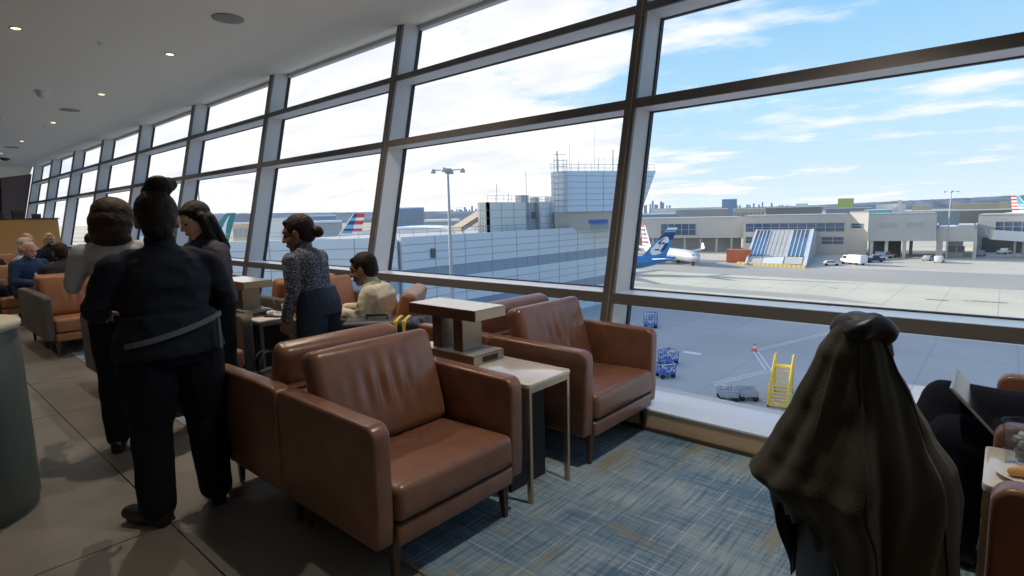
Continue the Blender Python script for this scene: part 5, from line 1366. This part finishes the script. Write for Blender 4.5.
# 3 person with long dark hair, face down
J = stand(head=(.07, 0, 1.455), neck=(.03, 0, 1.335), chest=(.02, 0, 1.19), hrot=(-.1, .45, 0), shL=(0.02, .18, 1.28), shR=(.02, -.18, 1.28), elL=(.06, .30, 1.08), wrL=(.20, .42, .98), elR=(.10, -.22, 1.04), wrR=(.32, -.10, 1.0), hnL=V((0, 0, 1)))
person('person with long black hair looking down, half hidden behind the one in black uniform', (-4.16, 1.53, 0.004), -1.45, J,
       [('jacket', cl_navy, dict(k=1.1, ak=1.2, hem=.05)), ('trousers', cl_trous, dict(k=1.08, flare=.062)), ('shoes', shoe_m)], skin_b, hair_blk, hair_fn('long'), voxel=.010)
# 4 person in checked blouse
J = stand(sh=.165, pelvis=(-.03, 0, .86), waist=(0, 0, 1.00), chest=(.035, 0, 1.14), neck=(.07, 0, 1.275), head=(.115, 0, 1.385), shL=(.06, .165, 1.225), shR=(.06, -.165, 1.225), elL=(.04, .195, .98), wrL=(.12, .185, .77), elR=(.08, -.21, .98), wrR=(.22, -.17, .80), hs=1.12,
          hipL=(-.03, .085, .82), hipR=(-.03, -.085, .82), knL=(.0, .095, .45), knR=(.03, -.095, .45), hrot=(.35, .28, 0), curl=.7)
person('person in a checked navy and white blouse and dark jeans, standing in the middle', (-3.75, 2.08, 0.004), math.radians(204), J,
       [('jacket', cl_pat, dict(k=1.10, ak=1.20, wr=.005, name='blouse', hem=.0)), ('trousers', cl_jean, dict(k=1.12, flare=.066, rise=.75)), ('shoes', shoe_m)], skin_c, hair_br, hair_fn('lowbun'), voxel=.008, sc=.97)
# 5 seated person in cream jumper
J = sit(pelvis=(-.02, 0, .52), waist=(.0, 0, .65), chest=(.04, 0, .79), neck=(.09, 0, .925), head=(.145, 0, 1.03), shL=(.07, .17, .875), shR=(.07, -.17, .875), elL=(.13, .22, .66), wrL=(.33, .10, .70), elR=(.12, -.22, .66), wrR=(.33, -.08, .70), hs=1.08, hrot=(-.1, .30, 0), knL=(.40, .12, .51), knR=(.40, -.10, .51), anL=(.36, .14, .085), anR=(.36, -.10, .085), toeL=(.50, .15, .035), toeR=(.50, -.10, .035), hnL=V((0, 0, 1)), hnR=V((0, 0, 1)))
person('person in a cream jumper sitting in the tan aisle armchair, hands together', (-3.80, 2.70, 0.004), math.radians(222), J,
       [('jacket', cl_cream, dict(k=1.16, ak=1.32, wr=.007, name='jumper')), ('trousers', cl_trous, dict(k=1.1, flare=.05)), ('shoes', shoe_m)], skin_c, hair_blk, hair_fn('short'), voxel=.008, build=1.2)
# far seated guests
def far_person(label, loc, rz, cl, skin, hair, style, tr=None, **k):
    person(label, loc, rz, sit(**k), [('jacket', cl, dict(k=1.16, ak=1.3)), ('trousers', tr or cl_trous, dict(k=1.1, flare=.055)), ('shoes', shoe_m)], skin, hair, hair_fn(style), voxel=.014, face=True, build=1.15)
far_person('bald person in a navy blue jacket sitting at the left, reading', (-10.55, 1.42, .004), .35, cl_blue, skin_d, hair_gr, 'bald', hrot=(.2, .35, 0), tr=cl_jean)
far_person('person with short dark hair and black jacket seen from behind over the tan armchair', (-8.80, 1.53, .004), PI*.98, cl_dark, skin_b, hair_br, 'short', hrot=(0, .05, 0))
far_person('person with wavy blonde hair facing the camera below the ochre partition, right one', (-15.1, 2.42, .004), .15, cl_dark, skin_d, hair_bl, 'bob', hrot=(.2, .2, 0), head=(.10, 0, 1.16), neck=(.05, 0, 1.03))
far_person('person with wavy blonde hair below the ochre partition, left one of the two', (-15.7, 2.2, .004), -.4, cl_pink, skin_d, hair_bl, 'bob', hrot=(.4, .1, 0), head=(.10, 0, 1.16), neck=(.05, 0, 1.03))
far_person('person with grey blond hair at the left, directly behind the bald reader', (-11.7, 1.50, .004), 1.2, cl_grey, skin_d, hair_gr, 'bob', hrot=(.2, .1, 0), head=(.10, 0, 1.14))
far_person('person with pale reddish hair cut by the left picture edge, behind the white vase', (-11.5, 1.05, .004), .5, cl_dark, skin_d, hair_gr, 'full', head=(.10, 0, 1.17))
far_person('person with dark cap like hair beside the window, behind the short haired person', (-11.9, 2.48, .004), 3.0, cl_grey, skin_b, hair_blk, 'short', head=(.05, 0, 1.17))
armchair(-14.85, 2.45, 1, 'tan armchair of the right blonde guest below the ochre partition', 'b')
armchair(-15.45, 1.62, 1, 'tan armchair left of the blonde guests below the ochre partition', 'b')
armchair(-12.1, 2.50, -1, 'tan armchair by the window of the guest with dark cap like hair', 'b')

# 12 guest at the right edge, legs stretched into the picture
J = sit(pelvis=(0, 0, .56), knL=(.45, .10, .52), anL=(.42, .09, .085), toeL=(.57, .10, .035), hipR=(.02, -.09, .54), knR=(.50, -.06, .615), anR=(.60, .10, .33), toeR=(.73, .12, .29), head=(.04, 0, 1.2), neck=(-.01, 0, 1.06), chest=(-.02, 0, .90), waist=(-.01, 0, .74), shL=(0, .18, 1.0), shR=(0, -.18, 1.0), hrot=(0, .4, 0), elL=(.04, .24, .76), wrL=(.12, .12, .70), elR=(.02, -.23, .76), wrR=(.12, -.12, .70), hnL=V((0, 0, 1)), hnR=V((0, 0, 1)), curl=.35)
person('person in dark jeans at the right edge, only the crossed legs in the picture', (.36, 2.86, .004), PI, J,
       [('jacket', cl_dark, dict(k=1.14, ak=1.25)), ('trousers', cl_trous, dict(k=1.18, flare=.062)), ('shoes', shoe_m)], skin_b, hair_br, hair_fn('short'), voxel=.009, build=1.1)
# ------------------------------------------------------------------ loose things
coat_m = mat('olive coat cloth', (.050, .047, .035), rough=.95, spec=.12, noise_s=5, noise_a=.25, bump=.35, bump_s=220, sheen=.15)
lining_m = mat('black coat lining', (.008, .009, .012), rough=.45)
case_m = mat('dark navy suitcase shell', (.010, .012, .020), rough=.5)
lap_m = mat('silver laptop shell', (.50, .51, .53), rough=.3, metal=.6)
screen_m = mat('dark laptop screen', (.02, .02, .03), rough=.15)
clear_m = glass_mat('clear plastic cup', (.90, .93, .95), refl=.10, rough=.05)
ice_m = mat('ice cubes', (.62, .68, .74), rough=.25, trans=.4)
plate_m = mat('white plate', (.72, .72, .70), rough=.3)
fruit_m = mat('red berry food', (.55, .05, .03), rough=.4); bread_m = mat('golden pastry', (.65, .36, .12), rough=.6)
yel_m = mat('yellow luggage strap', (.75, .50, .04), rough=.6)
bag_m = mat('dark grey tote', (.03, .032, .035), rough=.7)

# upright suitcase under the coat
CX, CY = -.285, 1.80
sc_ = empty('upright_suitcase', (CX+.05, CY+.03, .004), .72, label='dark navy upright suitcase hidden under the olive coat at the lower right', cat='suitcase')
mb = MB(); mb.box(-.17, .17, -.11, .11, .05, .62); mb.bevel(.035, 4, .5); mb.build('shell', case_m, sc_, smooth=.6)
mb = MB()
for x in (-.03, .03): mb.tube([(x, -.03, .60), (x, -.03, .90)], .009, 8)
mb.tube([(-.035, -.03, .91), (.035, -.03, .91)], .014, 10); mb.build('pull_handle', black_plastic, sc_)
for x in (-.15, .15):
    for y in (-.08, .08): MB().ball((x, y, .028), .028, 8).build('wheel', black_plastic, sc_, smooth=True)

# the coat: a draped sheet falling from the handle, hem uneven
CR = Vector((math.cos(YAW), math.sin(YAW), 0)); CDp = Vector((-math.sin(YAW), math.cos(YAW), 0))   # across and away, as seen when facing it
ZT = 1.155
def coat_pt(a, t, inner=0.0):
    """a: angle round the coat (0 = right, pi/2 = far, pi = left, 3pi/2 = near), t: 0 apex .. 1 hem"""
    ca, sa = math.cos(a), math.sin(a)
    def tab(h, T):
        for (h0, v0), (h1, v1) in zip(T, T[1:]):
            if h <= h1: s_ = (h-h0)/(h1-h0); s_ = max(0, s_); s_ = s_*s_*(3-2*s_)*.5+s_*.5; return v0+(v1-v0)*s_
        return T[-1][1]
    # hem height round the coat: high and pointed at the left, long near and right
    wl = max(0, math.cos(a-PI*1.02))
    zh = .26+.43*wl**2.6
    zh += .020*math.sin(a*5+.6)+.012*math.sin(a*9)
    z = ZT-(ZT-zh)*t**.92
    h = ZT-z
    L_ = tab(h, ((0, .030), (.05, .070), (.10, .100), (.24, .150), (.34, .190), (.40, .215), (.46, .262), (.56, .18), (.66, .14), (1, .12)))
    R_ = tab(h, ((0, .030), (.10, .085), (.22, .145), (.32, .195), (.42, .255), (.50, .275), (.70, .262), (1, .24)))
    D_ = tab(h, ((0, .035), (.10, .080), (.25, .130), (.45, .20), (.8, .22), (1, .22)))
    x = ca*(R_ if ca > 0 else L_); y = sa*D_
    g = min(1, h*2.6)
    fold = .017*g*math.sin(a*8+1.1+h*7)+.009*g*math.sin(a*15+h*12)+.013*g*math.sin(a*4+6*h)+.004*g*math.sin(a*6-9*h)
    # one deep fold running from the apex down the near side
    fold -= .030*g*math.exp(-((a-4.55-.10*h)/.10)**2)-.022*g*math.exp(-((a-4.25-.1*h)/.16)**2)
    n_ = noise.noise(Vector((x*7, y*7, z*4)))*.010*g
    ln = max(.05, math.hypot(x, y)); kx = 1+(fold*.8)/ln
    x *= kx if abs(ca) < .85 else 1+(fold*.35)/ln; y *= kx
    base = Vector((CX, CY-.055, 0))+CR*(x+n_)+CDp*(y+n_*.5)
    return Vector((base.x, base.y, z))
mb = MB(); na, ntt = 150, 70; gr_ = []
for j in range(ntt+1):
    gr_.append([mb.bm.verts.new(coat_pt(2*PI*i/na, j/ntt)) for i in range(na)])
for j in range(ntt):
    for i in range(na): mb.bm.faces.new((gr_[j][i], gr_[j][(i+1) % na], gr_[j+1][(i+1) % na], gr_[j+1][i]))
mb.bm.faces.new(gr_[0][::-1])
coat = mb.build('draped_coat', [coat_m, lining_m], smooth=True)
tag(coat, 'dark olive coat with a black hood draped tent like over an upright suitcase, lower right', 'coat')
sol = coat.modifiers.new('thickness', 'SOLIDIFY'); sol.thickness = .006; sol.offset = -1; sol.material_offset = 1
sb_ = coat.modifiers.new('s', 'SUBSURF'); sb_.levels = 1; sb_.render_levels = 1
def hood(mb):
    c = Vector((CX, CY-.055, ZT))
    for k in range(9):
        a = PI*(.10+.80*k/8); p = c+CR*(-.040*math.cos(a)+.014)+Vector((0, 0, .024*math.sin(a)-.046))
        mb.cone(p-CDp*.04, .028, p+CDp*.03, .028, 10)
    mb.ball(c+CR*.012+Vector((0, 0, -.040)), (.058, .058, .045), 12)
    mb.cone(c+CR*.030+CDp*-.02+Vector((0, 0, -.03)), .040, c+CR*.066+CDp*-.03+Vector((0, 0, -.105)), .014, 10)
blob('hood', hood, lining_m, coat, voxel=.006, smooth=5, wrinkle=.004, wscale=22)
# black lining edge hanging below the left side of the hem
mb = MB()
pl_ = []
for i in range(19):
    a = PI*(.99+.32*i/18); p = coat_pt(a, .985); lift = .035+.020*math.sin(i*1.3)+(.04 if i in (4, 9, 10) else 0); c2 = Vector((CX, CY-.055, p.z)); q = p.lerp(c2, .10); pl_.append((mb.bm.verts.new(q+Vector((0, 0, .02))), mb.bm.verts.new(q-Vector((0, 0, lift))+(c2-q)*.06)))
for a, b in zip(pl_, pl_[1:]): mb.bm.faces.new((a[0], b[0], b[1], a[1]))
ln_ = mb.build('lining_hem', lining_m, coat, smooth=True); m2 = ln_.modifiers.new('t', 'SOLIDIFY'); m2.thickness = .006
# a long seam running down the near side
mb = MB()
for a0 in (4.35, 5.35):
    pts = [coat_pt(a0+.05*math.sin(t*.1), .06+.92*t/24) for t in range(25)]; cc0 = Vector((CX, CY-.055, 0))
    pts = [p+(p-Vector((cc0.x, cc0.y, p.z))).normalized()*.003 for p in pts]; mb.tube(pts, .0028, 6)
mb.build('seam', coat_m, coat)

# laptop on the lap
lp = empty('laptop', (.15, 2.80, .585), PI, label='thin silver laptop open on the lap of the person at the right edge', cat='laptop')
mb = MB(); mb.box(-.12, .11, -.165, .165, 0, .014); mb.bevel(.004, 2); mb.build('base', lap_m, lp)
MB().box(-.09, .05, -.14, .14, .014, .0155).build('keyboard', black_plastic, lp)
th = math.radians(22)
mb = MB(); mb.box(0, .008, -.165, .165, 0, .225, Matrix.Translation((.112, 0, .010))@Matrix.Rotation(th+.35, 4, 'Y')); mb.bevel(.002, 2)
lid = mb.build('lid', lap_m, lp)
MB().box(-.0015, 0, -.155, .155, .012, .215, Matrix.Translation((.112, 0, .010))@Matrix.Rotation(th+.35, 4, 'Y')).build('screen', screen_m, lid)

# cup and plate
TZ = .6255
cup = MB(); 
n = 40; prof = [(.030, 0), (.033, .002), (.044, .118), (.046, .122), (.0445, .122), (.0425, .118), (.0315, .006), (.001, .006)]
cup.lathe(prof, 40); cup = cup.build('plastic_cup', clear_m, smooth=.6); cup.location = (.092, 2.315, TZ); cup.scale = (1.3, 1.3, 1.15)
tag(cup, 'clear plastic cup of ice water on the white table at the right edge', 'cup')
random.seed(4); ib = MB()
for k in range(16):
    a = random.random()*2*PI; r_ = random.random()*.022; z = .02+.07*k/16
    ib.box(-.010, .010, -.009, .009, -.008, .008, Matrix.Translation((r_*math.cos(a), r_*math.sin(a), z))@Matrix.Rotation(a, 4, 'Z')@Matrix.Rotation(a*2, 4, 'X'))
ib.bevel(.002, 1); ib = ib.build('ice', ice_m, cup); ib['kind'] = 'stuff'
pl2 = MB().lathe([(.045, 0), (.050, .002), (.078, .014), (.080, .016), (.077, .016), (.05, .006), (.001, .005)], 44).build('plate', plate_m, smooth=.8); pl2.location = (.105, 2.205, TZ)
tag(pl2, 'small white plate with a half eaten pastry in front of the plastic cup', 'plate')
def past(mb):
    mb.cone((-.03, -.01, .018), .014, (.02, .012, .020), .016, 10); mb.cone((.02, .012, .020), .016, (.04, -.006, .018), .011, 10)
ps = blob('pastry', past, bread_m, voxel=.004, smooth=3, wrinkle=.002, wscale=60); ps.location = (.098, 2.200, TZ+.003); tag(ps, 'golden pastry lying on the small white plate', 'pastry')
for x, y in ((.088, 2.222), (.118, 2.215), (.080, 2.196)):
    bb = MB().ball((0, 0, 0), (.007, .007, .006), 8).build('berry', fruit_m, smooth=True); bb.location = (x, y, TZ+.017 if y != 2.196 else TZ+.013); tag(bb, 'small red berry beside the pastry on the white plate', 'berry', 'berries on the plate')

# charging cable on the carpet
cb = MB(); pts = [(.06+.0*k, 0, 0) for k in range(1)]
pts = [Vector((.10-.22*t+.05*math.sin(t*6), 2.72+.30*math.sin(t*2.2)+.10*t, .009)) for t in [i/28 for i in range(29)]]
cb.tube(pts, .003, 6); cb = cb.build('charging_cable', white_p, smooth=True); tag(cb, 'thin white cable curling on the carpet below the crossed legs', 'cable')

# black suitcase with yellow straps in the middle aisle
s2 = empty('strapped_suitcase', (-3.36, 2.36, .004), math.radians(-48.6), label='black suitcase with yellow straps standing in the aisle before the person in cream', cat='suitcase')
mb = MB(); mb.box(-.12, .12, -.27, .27, .05, .72); mb.bevel(.045, 4, .5); mb.build('shell', case_m, s2, smooth=.6)
for y in (.13, .19):
    mb = MB(); mb.box(-.125, .125, y-.018, y+.018, .045, .726); mb.bevel(.03, 3, .5); mb.build('yellow_strap', yel_m, s2, smooth=.6)
mb = MB(); mb.tube([(0, -.1, .71), (0, -.1, .75), (0, .05, .75), (0, .05, .71)], .010, 8); mb.build('carry_handle', black_plastic, s2)
for x in (-.08, .08):
    for y in (-.2, .2): MB().ball((x, y, .03), .03, 8).build('wheel', black_plastic, s2, smooth=True)
# grey tote beside the table
tt = empty('tote_bag', (-4.13, 1.86, .004), .25, label='dark grey tote bag on the floor beside the person in the checked blouse', cat='bag')
def tote(mb): loft(mb, [((0, 0, .01), .09, .17), ((0, 0, .15), .10, .19), ((0, 0, .28), .07, .18), ((0, 0, .33), .03, .165)])
blob('bag_body', tote, bag_m, tt, voxel=.01, smooth=3, wrinkle=.008, wscale=9)
for x in (-.03, .03):
    mb = MB(); mb.tube([(x, .10*math.cos(PI*k/10), .31+.16*math.sin(PI*k/10)) for k in range(11)], .007, 6); mb.build('handle', bag_m, tt)

# small things on the second table
def crumple(mb): mb.ball((0, 0, .02), (.07, .05, .022), 10); mb.ball((.04, .03, .02), (.04, .03, .018), 8)
nk = blob('paper_napkins', crumple, plate_m, voxel=.006, smooth=2, wrinkle=.008, wscale=30); nk.location = (-4.83, 2.20, .6275); tag(nk, 'crumpled white napkins on the cluttered table beside its walnut pedestal', 'napkin')
mb = MB(); mb.box(-.075, .075, -.036, .036, 0, .008); mb.bevel(.003, 2); ph_ = mb.build('mobile_phone', screen_m); ph_.location = (-4.68, 2.20, .6258); ph_.rotation_euler.z = .5; tag(ph_, 'black mobile phone lying at the near edge of the cluttered table', 'phone')
MB().box(-.068, .068, -.031, .031, .008, .0088).build('screen', black_plastic, ph_)
mb = MB().lathe([(.03, 0), (.034, .09), (.035, .095), (.001, .095)], 24); pc = mb.build('paper_cup', plate_m, smooth=.6); pc.location = (-4.66, 2.30, .6255); tag(pc, 'small white paper cup at the window side of the cluttered table', 'cup')
MB().lathe([(.036, .093), (.036, .101), (.030, .104), (.001, .104)], 24).build('lid', white_p, pc)
# tablet and cup of the reader in the left background
mb = MB(); mb.box(-.006, .006, -.12, .12, 0, .17, Matrix.Rotation(-.5, 4, 'Y')); tb_ = mb.build('tablet', lap_m); tb_.location = (-10.12, 1.57, .64); tb_.rotation_euler.z = .35
tag(tb_, 'tablet held by the bald person in the navy jacket at the left', 'tablet')
MB().box(-.0075, -.0062, -.11, .11, .01, .16, Matrix.Rotation(-.5, 4, 'Y')).build('screen', mat('lit tablet screen', (.1, .1, .12), emis=(.55, .5, .6), es=.5), tb_)

# tidy the temporary scene used while fusing shapes
if bpy.data.scenes.get('blob_bench'): bpy.data.scenes.remove(bpy.data.scenes['blob_bench'])
